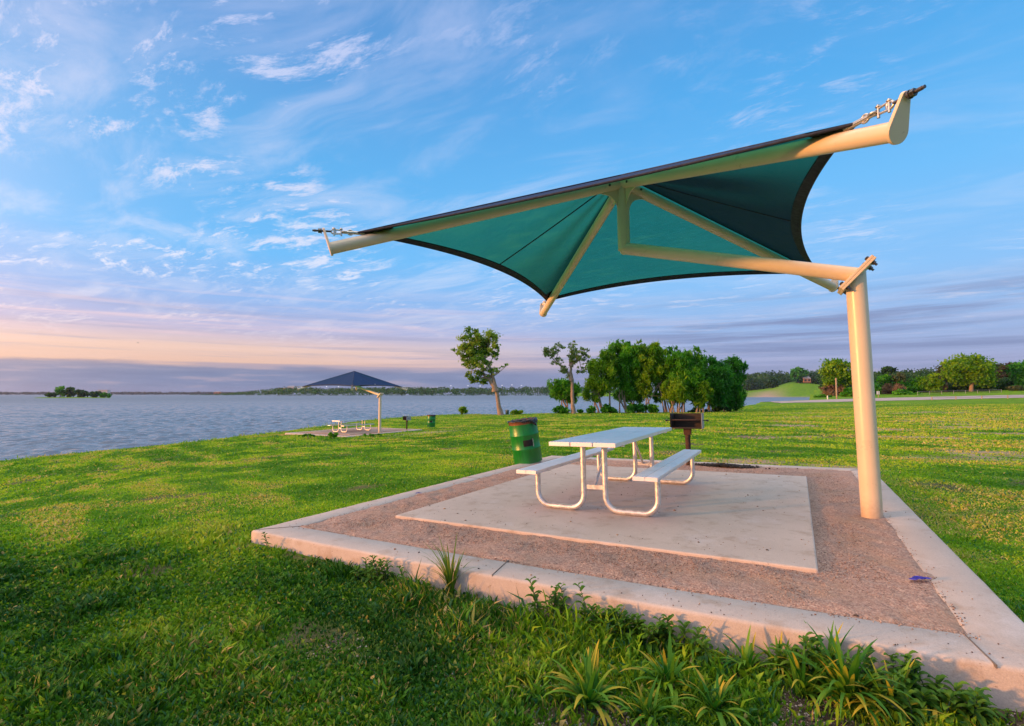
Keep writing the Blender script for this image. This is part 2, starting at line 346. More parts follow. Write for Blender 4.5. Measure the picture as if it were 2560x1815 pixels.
def m_water():
    m, k, out = material('lake_water'); co = k.n('ShaderNodeNewGeometry').outputs['Position']
    mp = k.n('ShaderNodeMapping', i={'Vector': co}); mp.inputs['Scale'].default_value = (2.0, .65, 1)
    n1 = k.noise(mp.outputs[0], .46, 5, .58, .8); n2 = k.noise(mp.outputs[0], .12, 4, .6); n3 = k.noise(co, .02, 4, .6)
    h = k.math('ADD', k.math('MULTIPLY', n1, .8), k.math('MULTIPLY', n2, .9))
    dist = k.vmath('LENGTH', k.vmath('SUBTRACT', co, tuple(CAM)))
    c = k.mix(n3, (.10, .125, .155, 1), (.13, .155, .19, 1))
    b = k.n('ShaderNodeBump', i={'Height': h, 'Distance': .5}); k.put(b, 'Strength', k.range(dist, 20., 400., .35, 1.0))
    principled(k, out, Base_Color=c, Roughness=k.range(dist, 30., 500., .16, .38), IOR=1.33, Normal=b.outputs[0]); return m

M = dict(paint=m_paint(), concrete=m_concrete(a=(.455, .385, .34), b=(.56, .485, .435)), kerb=m_concrete('kerb_concrete', (.40, .35, .325), (.50, .445, .415)), gravel=m_gravel(), ground=m_ground(),
         leaf=m_leaf('leaf', .45), grass=m_leaf('grass_blade', .3, .6), bark=m_bark(), fabric=m_fabric(), alu=m_alu(), galv=m_galv(), drum=m_drum(), water=m_water(),
         web=plain('dark_webbing', (.004, .008, .030), .75), bolt=plain('dark_steel_bolt', (.10, .09, .09), .35, .8, .3, 40), bright=plain('zinc_shackle', (.5, .47, .42), .3, .9, .2, 40),
         black=plain('black_plastic_bag', (.008, .008, .010), .28, 0, .3, 20, .3), rust=m_rust('rusted_bare_steel', (.10, .035, .015), (.24, .09, .035)),
         grill=m_rust('sooty_rusted_steel', (.008, .006, .006), (.026, .013, .010), .6), grillr=m_rust('brown_rusty_steel', (.022, .013, .010), (.075, .034, .022)),
         steel=plain('grey_painted_steel', (.25, .27, .30), .5), white=plain('white_paint', (.75, .74, .72), .6), asphalt=plain('pale_asphalt', (.34, .285, .27), .95, 0, .15, .5),
         brick=plain('orange_brick', (.36, .16, .08), .8, 0, .2, 1), stucco=plain('pale_stucco', (.5, .47, .45), .8, 0, .1, .3), yellowb=plain('yellow_panel', (.62, .38, .10), .7, 0, .1, .3),
         roof=plain('grey_roof', (.22, .22, .25), .7), glass=plain('dark_window_glass', (.02, .03, .04), .1), purple=plain('purple_foil', (.035, .015, .30), .4, 0, .4, 40),
         ash=plain('black_charcoal', (.012, .011, .011), .95, 0, .5, 60), rock=plain('pale_limestone', (.55, .50, .46), .9, 0, .2, 14, .3), wood=plain('weathered_wood', (.33, .25, .18), .9, 0, .3, 9),
         dark=plain('dark_opening', (.006, .005, .005), .8), sign=plain('sign_white', (.72, .74, .75), .5), bin=plain('dark_green_bin', (.03, .07, .06), .6))

# ------------------------------------------------------------------ terrain
WATER_Z = -2.6
def eye_pt(px, py, z):               # point at height z seen at photo position
    dd = ray(px, py); return CAM + dd * ((z - CAM[2]) / dd[2])
edge_px = [(-3000, 1800, -1.9), (-900, 1400, -2.35), (-400, 1215, -2.5), (0, 1151, -2.5), (300, 1122, -2.4), (470, 1106, -2.3), (600, 1090, -2.1), (700, 1079, -1.9), (813, 1063.5, -1.62),
           (892, 1053, -1.5), (988, 1044, -1.35), (1065, 1038.5, -1.2), (1140, 1035, -1.1), (1250, 1036, -1.1), (1433, 1031.5, -1.0), (1600, 1031.5, -1.0), (1760, 1029, -1.0), (1840, 1021, -1.05), (1880, 1013, -1.2)]
E_ = np.array([eye_pt(*e) for e in edge_px])
ctrl = [(0, -.1, -.13), (3, -.15, -.13), (5.7, -.1, -.07), (3, -2, -.12), (4.7, -3.5, -.11), (0, -3, -.22), (-3, -1, -.28), (-6, -3, -.5), (-.3, 1, -.08), (-.35, 3, -.06), (-.3, 5.2, -.07), (-.3, 7.1, -.07),
        (-3, 5, -.27), (6, .5, .02), (6, 3.5, .05), (6, 7, .05), (9, 3, .04), (15, 5, .02), (3, 7.2, -.02), (5, 7.2, .02), (3, 12, -.14), (9, 12, -.06), (8, -3, .0), (5, -9, -.1), (15, -9, -.05), (-6, -9, -.3), (-9, 3, -.8), (-12, -6, -1.2)]
ctrl += [tuple(p) for p in E_[1:]]
FAR_POST = at_depth(949, 1082, 33.0)
for ox, oy in ((-6, -4), (1, -4), (1, 5), (-6, 5), (-2.5, 0)): ctrl.append((FAR_POST[0] + ox, FAR_POST[1] + oy, FAR_POST[2] - .06 + (-.10 if ox < -5 else 0)))
for px, py, D in [(1920, 1008, 112), (2060, 1006, 112), (2200, 1003, 112), (2380, 999, 112), (2560, 995, 112), (2060, 999, 132), (2200, 995, 132), (2380, 991, 132), (2560, 987, 132), (1960, 1003, 132), (1900, 1005, 132),
                  (2800, 990, 120), (2200, 989, 170), (2430, 983, 170), (2560, 981, 170), (2900, 978, 170), (1700, 1060, 28), (2000, 1070, 24), (2300, 1060, 26), (2560, 1050, 28), (2300, 1025, 50), (2560, 1020, 48), (1500, 1062, 28), (1280, 1080, 22)]:
    ctrl.append(tuple(at_depth(px, py, D)))
ctrl = np.array(ctrl, float)
def plog(x, y):
    X = x - CAM[0]; Y = y - CAM[1]; r = np.hypot(X, Y) + 1e-6; a = np.arctan2(X, Y)
    return a * 1.2, np.log(np.maximum(r, 1.2)), r, a
_u, _v, _, _ = plog(ctrl[:, 0], ctrl[:, 1])
def _tps(r2): return r2 * np.log(r2 + 1e-9)
_n = len(ctrl); _K = _tps((_u[:, None] - _u) ** 2 + (_v[:, None] - _v) ** 2) + np.eye(_n) * 3e-3
_P = np.stack([np.ones(_n), _u, _v], 1); _A = np.block([[_K, _P], [_P.T, np.zeros((3, 3))]])
_w = np.linalg.solve(_A, np.concatenate([ctrl[:, 2], np.zeros(3)]))
_, _, _er, _ea = plog(E_[:, 0], E_[:, 1])
_o = np.argsort(_ea)
_sa = np.concatenate([[-math.pi], _ea[_o], [_ea[_o][-1] + .012, _ea[_o][-1] + .05, _ea[_o][-1] + .085, _ea[_o][-1] + .20, math.pi]])
_sr = np.concatenate([[26], _er[_o], [149, 152, 157, 1500, 1500]])
def shore_r(a): return np.interp(a, _sa, _sr)
def ground_z(x, y, bank=True):
    x = np.atleast_1d(np.asarray(x, float)); y = np.atleast_1d(np.asarray(y, float)); u, v, r, a = plog(x, y)
    z = np.empty_like(x)
    for i in range(0, len(x), 40000):
        sl_ = slice(i, i + 40000); k = _tps((u[sl_, None] - _u) ** 2 + (v[sl_, None] - _v) ** 2)
        z[sl_] = k @ _w[:_n] + _w[_n] + _w[_n + 1] * u[sl_] + _w[_n + 2] * v[sl_]
    z = z + (fbm(x, y, .9) - .5) * .05 * np.clip(r / 12, .3, 1)
    z = np.where(r > 190, z + (r - 190) * .02, z); z = np.clip(z, -4, 8)
    if bank:
        over_ = r - shore_r(a) * (1 + .01 * (fbm(a * 60, a * 0, 1) - .5)); z = np.where(over_ > 0, np.maximum(z - over_ * .28, -4.2), z)
    inpad = (x > .06) & (x < 5.64) & (y > .06) & (y < 6.85); z = np.where(inpad, -.35, z)
    return z
def gz(x, y): return float(ground_z(x, y)[0])
def on_ground(px, py):               # where the photo's ray meets the terrain
    dd = ray(px, py); dd = dd / np.linalg.norm(dd); t = 1.0
    for _ in range(60):
        p = CAM + dd * t; z = gz(p[0], p[1]); t2 = (z - CAM[2]) / dd[2] if dd[2] < 0 else 300
        t = t + (min(t2, 400) - t) * .5
    return CAM + dd * t

aa = np.concatenate([np.linspace(-1.75, .75, 420), np.linspace(.78, 2 * math.pi - 1.78, 70)]); rr = np.concatenate([[.02], np.geomspace(.5, 420, 330)])
GX = CAM[0] + rr[:, None] * np.sin(aa); GY = CAM[1] + rr[:, None] * np.cos(aa)
x_, y_ = GX.ravel(), GY.ravel(); z_ = ground_z(x_, y_)
_, _, r_, a_ = plog(x_, y_)
def bare_mask(x, y):                 # earth showing through the weeds near the kerb's right half
    b = np.clip((fbm(x, y, 2.3, 4) - .535) * 9, 0, 1) * np.clip((x - 2.6) / 1.2, 0, 1) * np.clip((.3 - y) / .4, 0, 1)
    e = np.clip(1 - np.abs(y + .09) / .10, 0, 1) * ((x > -.2) & (x < 6.0)) * np.clip((fbm(x, y, 4) - .3) * 4, 0, 1)
    f = np.clip((fbm(x + 9, y + 3, .9, 4) - .64) * 9, 0, 1) * .8
    return np.clip(b + e + f, 0, 1)
def worn_mask(x, y):
    rr_ = np.hypot(x - CAM[0], y - CAM[1])
    return np.clip((fbm(x * .55 + 3, y + 1, .55, 4) - .575) * 10, 0, 1) * np.clip((x - 1.5) / 2, 0, 1) * np.clip((y - 7.2) / .5, 0, 1) * (rr_ < 60) * .85
near = r_ < 40
t0 = np.where(near, bare_mask(x_, y_), 0)
ov = r_ - shore_r(a_); t1 = np.clip((ov + 1.0) / 1.2, 0, 1) * .9 * (r_ > 10)
path = np.exp(-((x_ - (FAR_POST[0] + 3.2 + .0 * y_)) / 1.6) ** 2 - ((y_ - (FAR_POST[1] + 1.5)) / 3.5) ** 2)
t1 = np.clip(t1 * (r_ < 110) + .9 * path * (r_ > 10) + worn_mask(x_, y_), 0, 1)
t0 = np.clip(t0 + np.clip((ov + .5) / .6, 0, 1) * (ov < .9) * .8, 0, 1)
tint = np.stack([t0, t1, np.zeros_like(t0), np.ones_like(t0)], 1)
g = np_mesh('ground', np.stack([x_, y_, z_], 1), grid_faces(len(rr), len(aa)), M['ground'], tint=tint, smooth=True); tag(g, kind='structure')
wa = np.concatenate([np.linspace(-1.75, .02, 560), np.linspace(.03, 2 * math.pi - 1.77, 50)]); wr = np.concatenate([[.5, 8, 14], np.geomspace(18, 420, 640), np.geomspace(430, 6000, 60)])
WX = (CAM[0] + wr[:, None] * np.sin(wa)).ravel(); WY = (CAM[1] + wr[:, None] * np.cos(wa)).ravel(); WR = np.repeat(wr, len(wa)); WZ = np.zeros_like(WX)
for i in range(30):                  # wind chop travelling toward the near shore
    lam = .65 * 3.6 ** rng.random(); th_ = math.atan2(-.42, .9) + rng.normal(0, .5); kk = 2 * math.pi / lam; amp = .054 / kk
    gust = .45 + 1.1 * vnoise(WX * .045 + i * 3.3, WY * .045 + i * 1.7)
    ph_ = kk * (WX * math.cos(th_) + WY * math.sin(th_)) + rng.uniform(0, 6.28)
    WZ += amp * gust * (np.sin(ph_) + .25 * np.sin(2 * ph_ + .6)) * np.clip(2.2 - WR * .0055 / lam * 1.9, 0, 1) * (WR > 16)
o = np_mesh('water', np.stack([WX, WY, WATER_Z + WZ], 1), grid_faces(len(wr), len(wa)), M['water'], smooth=True); tag(o, kind='structure')

# ------------------------------------------------------------------ the paved pad (tilts 1.2 degrees with the slope)
PAD = Matrix(((1, .001, -.021, 0), (-.001, 1, 0, 0), (.021, 0, 1, 0), (0, 0, 0, 1)))
PW, PL, KW = 5.70, 6.91, .306
def ring_kerb(name, mat, parent_m, w_, l_, bow=.035):
    """four-sided concrete kerb, top face with worn rounded arrises, subdivided and slightly uneven"""
    def outline(ins, n=60):
        pts = []
        C = [(ins, ins), (w_ - ins, ins), (w_ - ins, l_ - ins), (ins, l_ - ins)]
        for q in range(4):
            a, b = C[q], C[(q + 1) % 4]
            for i in range(n):
                t = i / n; x = a[0] + (b[0] - a[0]) * t; y = a[1] + (b[1] - a[1]) * t
                if q == 0: y -= bow * math.sin(math.pi * t)
                pts.append((x, y))
        return np.array(pts)
    prof = [(0, -.42), (.0, -.022), (.004, -.010), (.012, -.003), (.024, 0), (KW - .012, 0), (KW - .004, -.004), (KW, -.012), (KW, -.15)]
    V = []
    for ins, z in prof:
        p = outline(ins); n_ = (fbm(p[:, 0] + 3, p[:, 1], 3.0) - .5) * .010; n2 = (fbm(p[:, 0], p[:, 1] + 8, 9.0) - .5) * .005
        V.append(np.stack([p[:, 0] + n_ * (ins < .03), p[:, 1] + (n_ + n2) * (ins < .03), np.full(len(p), z) + (n2 if z > -.1 else 0)], 1))
    V = np.concatenate(V); f = grid_faces(len(prof), 240, wrap=True)
    o = np_mesh(name, V, f, mat, smooth=True); o.matrix_world = parent_m; return tag(o, kind='structure')
def gravel_bed(name, parent_m, w_, l_, n=260):
    xs = np.linspace(KW - .12, w_ - KW + .12, n); ys = np.linspace(KW - .12, l_ - KW + .12, n); X, Y = np.meshgrid(xs, ys, indexing='ij')
    e = np.minimum(np.minimum(X - xs[0], xs[-1] - X), np.minimum(Y - ys[0], ys[-1] - Y))
    s_ = e - .12; Z = (fbm(X, Y, 7, 4) - .5) * .024 + .001 - np.clip(.03 - s_, 0, .15) * .16 - .006 * np.clip(s_ / .3, 0, 1) + (fbm(X + 5, Y, 2.4, 3) - .5) * .016
    o = np_mesh(name, np.stack([X.ravel(), Y.ravel(), Z.ravel()], 1), grid_faces(n, n), M['gravel'], smooth=True); o.matrix_world = parent_m; return tag(o, kind='structure')
def slab(name, parent_m, x0, y0, x1, y1, bev=.012, mat=None):
    m = MB(); m.box(((x0 + x1) / 2, (y0 + y1) / 2, -.07), ((x1 - x0) / 2, (y1 - y0) / 2, .088))
    o = m.build(name, mat or M['concrete'], bevel=bev); o.matrix_world = parent_m; return tag(o, kind='structure')
ring_kerb('kerb', M['kerb'], PAD, PW, PL); gravel_bed('gravel_bed', PAD, PW, PL)
slab('concrete_slab', PAD, .909, 1.03, 4.772, 5.573)
jm = MB()                            # tooled joints in the kerb
for a, b in (((5.38, .30), (5.42, -.015)), ((2.72, .305), (2.78, -.03)), ((.31, .31), (.02, .02)), ((.305, 3.6), (0.0, 3.6)), ((5.40, 6.62), (5.68, 6.89))):
    dv = Vector((b[0] - a[0], b[1] - a[1], 0)); c = (Vector((*a, 0)) + Vector((*b, 0))) / 2
    jm.box((c.x, c.y, -.004), (dv.length / 2, .003, .0085), Matrix.Rotation(math.atan2(dv.y, dv.x), 3, 'Z'))
o = jm.build('kerb_joint', plain('dark_joint', (.14, .12, .11), .9)); o.matrix_world = PAD; tag(o, kind='structure')
# loose pebbles lying on the gravel
def pebbles(name, X, Y, Z, S, mat, tint):
    n = len(X); base = np.array([(1, 0, 0), (-1, 0, 0), (0, 1, 0), (0, -1, 0), (0, 0, 1), (0, 0, -1)], float); F = np.array([(0, 2, 4), (2, 1, 4), (1, 3, 4), (3, 0, 4), (2, 0, 5), (1, 2, 5), (3, 1, 5), (0, 3, 5)])
    V = base[None] * S[:, None, None] * rng.uniform(.6, 1.3, (n, 6, 1)) * np.array([1, 1, .65]); a = rng.uniform(0, 6.28, n); c, s = np.cos(a)[:, None], np.sin(a)[:, None]
    V = np.stack([V[..., 0] * c - V[..., 1] * s, V[..., 0] * s + V[..., 1] * c, V[..., 2]], -1) + np.stack([X, Y, Z], 1)[:, None]
    idx = (F[None] + 6 * np.arange(n)[:, None, None]).ravel(); return np_mesh(name, V.reshape(-1, 3), (idx, np.full(n * 8, 3)), mat, tint=np.repeat(tint, 6, 0))
mpeb, k, out = material('granite_pebble'); principled(k, out, Base_Color=k.n('ShaderNodeAttribute', attribute_name='tint').outputs[0], Roughness=.9)
N = 60000; X = rng.uniform(KW - .14, PW - KW + .14, N); Y = KW - .14 + (PL - 2 * KW + .28) * rng.random(N) ** 1.7; _e = np.minimum(np.minimum(X - KW, PW - KW - X), np.minimum(Y - KW, PL - KW - Y)); _k = (_e > 0) | (rng.random(N) < np.clip(1 + _e / .10, 0, 1) ** 3 * (fbm(X + 5, Y, 2.4, 3) > .45)); X, Y = X[_k], Y[_k]
keep = ~((X > .895) & (X < 4.785) & (Y > 1.015) & (Y < 5.585)); X, Y = X[keep], Y[keep]
cl = np.array([(.32, .20, .155), (.22, .135, .10), (.48, .36, .30), (.13, .085, .07), (.37, .24, .18)])[rng.integers(0, 5, len(X))] * rng.uniform(.8, 1.15, (len(X), 1))
e = np.minimum(np.minimum(X - KW, PW - KW - X), np.minimum(Y - KW, PL - KW - Y)); zz = np.where(e < 0, .002, (fbm(X, Y, 7, 4) - .5) * .030 - .004)
o = pebbles('loose_gravel', X, Y, zz, rng.uniform(.0025, .0065, len(X)), mpeb, np.concatenate([cl, np.ones((len(X), 1))], 1)); o.matrix_world = PAD
tag(o, 'loose pinkish granite grit spread round the concrete slab', 'gravel', kind='stuff')

# dry leaf flakes and crumbs blown onto the concrete
n = 1500; x = rng.uniform(.06, PW - .06, n); y = PL * rng.random(n) ** 1.4; k_ = (fbm(x, y, 1.6, 3) > .44); x, y = x[k_], y[k_]; n = len(x)
on_s = (x > .92) & (x < 4.76) & (y > 1.05) & (y < 5.56); zz = np.where(on_s, .0195, .004)
cl = np.array([(.20, .10, .05), (.10, .06, .04), (.30, .19, .10), (.06, .045, .04)])[rng.integers(0, 4, n)]
o = pebbles('leaf_litter', x, y, zz, rng.uniform(.002, .0065, n) * (1 + 1.6 * (rng.random(n) < .08)), mpeb, np.concatenate([cl, np.ones((n, 1))], 1)); o.matrix_world = PAD
tag(o, 'brown crumbs of dry leaf scattered over the concrete slab and kerb', 'leaf litter', kind='stuff')

# ------------------------------------------------------------------ shade shelter
def make_shelter(label):
    root = empty('shade_shelter', (5.295, 3.075, 0), label, 'shade shelter', 'cantilevered shade shelters by the lake', PAD)
    V3 = Vector
    post_r, arm_r = .092, .063
    FL = V3((.004, 0, 2.43)); EL = V3((-2.405, 0, 3.117)); HB = V3((-2.395, 0, 3.96))
    tips = [V3((.025, -2.44, 2.815)), V3((-.03, 2.62, 2.807)), V3((-4.746, 2.457, 2.866)), V3((-4.741, -2.626, 2.828))]
    fn = V3((-.7071, 0, .7071)); ft = V3((.7071, 0, .7071))
    # post: cylinder cut by the sloping flange
    n = 40; m = MB(); vs = []
    for z_ in (-.30, 0, 1.0, 1.8): vs += [V3((post_r * math.cos(2 * math.pi * j / n), post_r * math.sin(2 * math.pi * j / n), z_)) for j in range(n)]
    vs += [V3((post_r * math.cos(2 * math.pi * j / n), post_r * math.sin(2 * math.pi * j / n), FL.z - .035 + post_r * math.cos(2 * math.pi * j / n))) for j in range(n)]
    m.add(vs, [(i * n + j, i * n + (j + 1) % n, (i + 1) * n + (j + 1) % n, (i + 1) * n + j) for i in range(4) for j in range(n)], True)
    m.build('post', M['paint'], root)
    m = MB(); B = (EL - FL).normalized(); m.tube([FL + fn * .02 - B * .03, EL], .075, 32, cap=False)
    u = V3((0, 1, 0)); m.build('beam', M['paint'], root)
    m = MB(); m.tube([EL + V3((0, 0, -.02)), HB + V3((0, 0, .068))], .077, 32)
    m.tube([EL + B * -.02, EL + B * .02], [.076, .074], 32)
    # mitred elbow: a ball-like knuckle trimmed square
    m.tube([EL + V3((-.0, 0, -.0)), EL + V3((0, 0, -.076))], [.077, .03], 32)
    m.build('hub_pipe', M['paint'], root)
    Mf = Matrix((ft, V3((0, 1, 0)), fn)).transposed()
    for s_, nm in ((.013, 'upper'), (-.013, 'lower')):
        m = MB(); m.box(FL + fn * s_, (.205, .165, .0125), Mf); m.build('flange_plate', M['paint'], root, bevel=.004)
    for a in (-.160, .160):
        for b in (-.125, .125):
            m = MB(); c = FL + ft * a + V3((0, b, 0))
            m.tube([c - fn * .075, c + fn * .05], .012, 10); m.tube([c + fn * .026, c + fn * .046], .022, 6, smooth=False); m.tube([c - fn * .052, c - fn * .026], .022, 6, smooth=False)
            m.build('bolt', M['bolt'], root)
    PK = HB + V3((0, 0, .115))
    corners = []
    for t in tips:
        ax = (t - HB).normalized(); side = ax.cross(V3((0, 0, 1))).normalized(); up = side.cross(ax).normalized()
        m = MB(); st = HB + ax * .30
        m.tube([HB + ax * .0, st], arm_r * .985, 28); m.tube([st + ax * .003, t], arm_r, 28)
        arm = m.build('arm', M['paint'], root)
        m = MB(); m.tube([st - ax * .06 + side * .078, st - ax * .06 - side * .078], .009, 8); m.tube([st - ax * .06 + side * .063, st - ax * .06 + side * .075], .016, 6, smooth=False); m.tube([st - ax * .06 - side * .063, st - ax * .06 - side * .075], .016, 6, smooth=False)
        m.build('bolt', M['bolt'], arm)
        # teardrop end plate
        pts = []
        R1, R2, H = .077, .034, .19
        al = math.asin((R1 - R2) / H)
        for i in range(25): q_ = math.pi - al + (math.pi + 2 * al) * i / 24; pts.append((R1 * math.cos(q_), R1 * math.sin(q_)))
        for i in range(11): q_ = al + (math.pi - 2 * al) * i / 10; pts.append((R2 * math.cos(q_), H + R2 * math.sin(q_)))
        m = MB(); m.extrude([t + side * p[0] + up * p[1] for p in pts], ax * .022)
        m.build('end_plate', M['paint'], arm, bevel=.003)
        hole = t + up * H; cor = HB + (t - HB) * .925 + V3((0, 0, .105)); corners.append(cor)
        # tensioner: eye bolt through the plate, shackles and turnbuckle down to the cloth corner
        dr = (cor - hole).normalized(); L_ = (cor - hole).length; sd = dr.cross(V3((0, 0, 1))).normalized(); uu = sd.cross(dr)
        m = MB(); m.tube([hole - dr * .115, hole + dr * .07], .0105, 10); m.tube([hole - dr * .10, hole - dr * .075], .013, 8); m.tube([hole - dr * .06, hole - dr * .035], .024, 6, smooth=False); m.tube([hole - dr * .034, hole - dr * .024], .028, 14)
        m.build('eye_bolt', M['bolt'], arm)
        m = MB(); m.torus(hole + dr * .09, sd, .022, .0085)
        for s_ in (1, -1): m.tube([hole + dr * .095 + uu * .024 * s_, hole + dr * (L_ * .52) + uu * .018 * s_], .0085, 8)
        for f_ in (.30, .52): m.tube([hole + dr * L_ * f_ + uu * .042, hole + dr * L_ * f_ - uu * .042], .0095, 8); m.torus(hole + dr * L_ * f_ + uu * .03, uu, .012, .006, 8, 6)
        m.tube([hole + dr * L_ * .55, cor + dr * .08], [.016, .020], 10); m.torus(hole + dr * (L_ * .62), uu, .026, .008); m.torus(hole + dr * (L_ * .80), sd, .026, .008)
        m.build('turnbuckle', M['bright'], arm)
    # gussets under the arms
    for t in tips:
        ax = (t - HB).normalized(); h = V3((ax.x, ax.y, 0)).normalized(); m = MB(); pts = []
        a0 = V3((HB.x, HB.y, HB.z)) + h * .07; pts.append(a0 + V3((0, 0, -.02)))
        e1 = HB + ax * .33 + V3((0, 0, -.07)); pts.append(e1)
        e0 = V3((HB.x, HB.y, HB.z - .36)) + h * .08; ctl = V3((HB.x, HB.y, HB.z - .17)) + h * .10
        for i in range(1, 9): q_ = i / 9; pts.append(e1 * (1 - q_) ** 2 + ctl * 2 * q_ * (1 - q_) + e0 * q_ ** 2)
        pts.append(e0); m.extrude(pts, h.cross(V3((0, 0, 1))) * .012); m.build('gusset', M['paint'], root)
    # canopy
    def edge(a, b, v, pull=.125):
        mid = (a + b) / 2; inn = (PK - mid); return a.lerp(b, v) + inn * pull * 4 * v * (1 - v)
    nu, nv = 26, 34; Vs = []; idx = []; web = MB(); seam = MB()
    for q in range(4):
        a, b = corners[q], corners[(q + 1) % 4]; base = len(Vs)
        for i in range(nu):
            for j in range(nv):
                v = j / (nv - 1); uq = i / (nu - 1); p = PK.lerp(edge(a, b, v), uq)
                sag = 4 * v * (1 - v) * uq * (1 - uq * .6); p = p + V3((0, 0, -.10 * sag)); p.z += .010 * math.sin(v * 23 + q) * uq * (1 - uq) * 2
                Vs.append(p)
        idx += [(base + i * nv + j, base + (i + 1) * nv + j, base + (i + 1) * nv + j + 1, base + i * nv + j + 1) for i in range(nu - 1) for j in range(nv - 1)]
        # webbing hem
        S = [edge(a, b, j / 40) for j in range(41)]; I = []
        for j in range(41):
            v = j / 40; p = edge(a, b, v); inn = (PK - p).normalized(); I.append(p + inn * .10 + V3((0, 0, -.10 * 4 * v * (1 - v) * .06)))
        for j in range(41): S[j] = S[j] + V3((0, 0, -.10 * 4 * (j / 40) * (1 - j / 40) * .4)); I[j] = I[j] + V3((0, 0, -.10 * 4 * (j / 40) * (1 - j / 40) * .4))
        vs = [p + V3((0, 0, dz_)) for dz_ in (.008, -.008) for row in (S, I) for p in row]; n_ = 41; fs = []
        for j in range(40): fs += [(j, j + 1, n_ + j + 1, n_ + j), (2 * n_ + j, 3 * n_ + j, 3 * n_ + j + 1, 2 * n_ + j + 1), (j, 2 * n_ + j, 2 * n_ + j + 1, j + 1), (n_ + j, n_ + j + 1, 3 * n_ + j + 1, 3 * n_ + j)]
        web.add(vs, fs)
        web.tube([a.lerp(S[0], .5)] + S[1:-1] + [b], .012, 8)
        # corner reinforcement
        c0 = corners[q]; pa = edge(corners[q], corners[(q + 1) % 4], .07); pb = edge(corners[q - 1], corners[q], .93); pc = c0 + (PK - c0).normalized() * .42
        for dz_ in (.012, -.012): web.add([c0 + V3((0, 0, dz_)), pa + V3((0, 0, dz_)), pc + V3((0, 0, dz_)), pb + V3((0, 0, dz_))], [(0, 1, 2), (0, 2, 3)])
        if q != 1: seam.tube([PK.lerp(edge(a, b, .5), i / 14) + V3((0, 0, -.10 * (i / 14) * (1 - i / 14 * .6) - .004)) for i in range(15)], .008, 6)
        seam.tube([PK.lerp(c0, i / 10) + V3((0, 0, .002)) for i in range(11)], .010, 6)
    V = np.array([tuple(p) for p in Vs]); can = np_mesh('canopy', V, (np.array(idx).ravel(), np.full(len(idx), 4)), M['fabric'], root, smooth=True)
    web.build('hem', M['web'], can); seam.build('seam', M['web'], can)
    p = edge(corners[0], corners[1], .515); inn = (PK - p).normalized(); tg = (corners[1] - corners[0]).normalized(); nn = inn.cross(tg)
    m = MB(); c = p + inn * .16 - nn * .0 + V3((0, 0, -.03)); m.box(c, (.035, .022, .003), Matrix((inn, tg, nn)).transposed()); m.build('care_tag', M['white'], can)
    return root
shelter = make_shelter('large shade shelter with teal underside over the near picnic table')
ROOT0 = shelter.matrix_world.copy()

def make_table(label):
    root = empty('picnic_table', (2.766, 3.052, .018), label, 'picnic table', 'aluminium picnic tables under the shade shelters', PAD @ Matrix.Identity(4))
    root.matrix_world = PAD @ Matrix.Translation((2.766, 3.052, .018)) @ Matrix.Rotation(.0127, 4, 'Z')
    hl = 1.36; m = MB()
    for i in (-1, 0, 1): m.box((i * .2415, 0, .762 - .021), (.1148, hl, .021))
    for i in (-1, 0, 1):
        for k_ in range(-3, 4): m.box((i * .2415 + k_ * .031, 0, .7622), (.006, hl - .002, .0026))
    m.build('tabletop', M['alu'], root, bevel=.003)
    for s_ in (-1, 1):
        m = MB()
        m.box((s_ * .631 - .0605, 0, .4531 - .019), (.0575, hl, .019)); m.box((s_ * .631 + .0605, 0, .4531 - .019), (.0575, hl, .019)); m.box((s_ * .631, 0, .4531 - .026), (.118, hl - .002, .006))
        for k_ in (-2.3, -1.5, -.8, .8, 1.5, 2.3): m.box((s_ * .631 + k_ * .04, 0, .4533), (.005, hl - .002, .0012))
        m.build('bench_seat', M['alu'], root, bevel=.003)
    r = .0295
    for yv in (-1.0, 1.08):
        for s_ in (-1, 1):
            x0, x1, br = s_ * .12, s_ * .665, .15; pts = [(x0, yv, .715)]
            for i in range(13): a = math.pi / 2 * i / 12; pts.append((x0 + s_ * (br - br * math.cos(a)), yv, r + br - br * math.sin(a)))
            for i in range(13): a = math.pi / 2 * i / 12; pts.append((x1 - s_ * (br - br * math.sin(a)), yv, r + br - br * math.cos(a)))
            pts.append((x1, yv, .41)); m = MB(); m.tube(pts, r, 20); m.build('leg', M['galv'], root)
        m = MB(); m.box((0, yv, .709), (.34, .02, .010)); m.build('cross_bar', M['galv'], root)
        m = MB(); m.box((0, yv, .262), (.092, .004, .022)); m.build('cross_bar', M['galv'], root)
        for s_ in (-1, 1): m = MB(); m.box((s_ * .631, yv, .411), (.11, .03, .004)); m.build('seat_bracket', M['galv'], root)
        sg = 1 if yv < 0 else -1
        m = MB(); m.tube([(0, yv + .01 * sg, .27), (0, yv + .06 * sg, .30), (0, yv + .50 * sg, .68), (0, yv + .56 * sg, .716)], .0135, 10); m.build('brace', M['galv'], root)
    return root
table = make_table('silver picnic table with two benches on the near concrete slab')

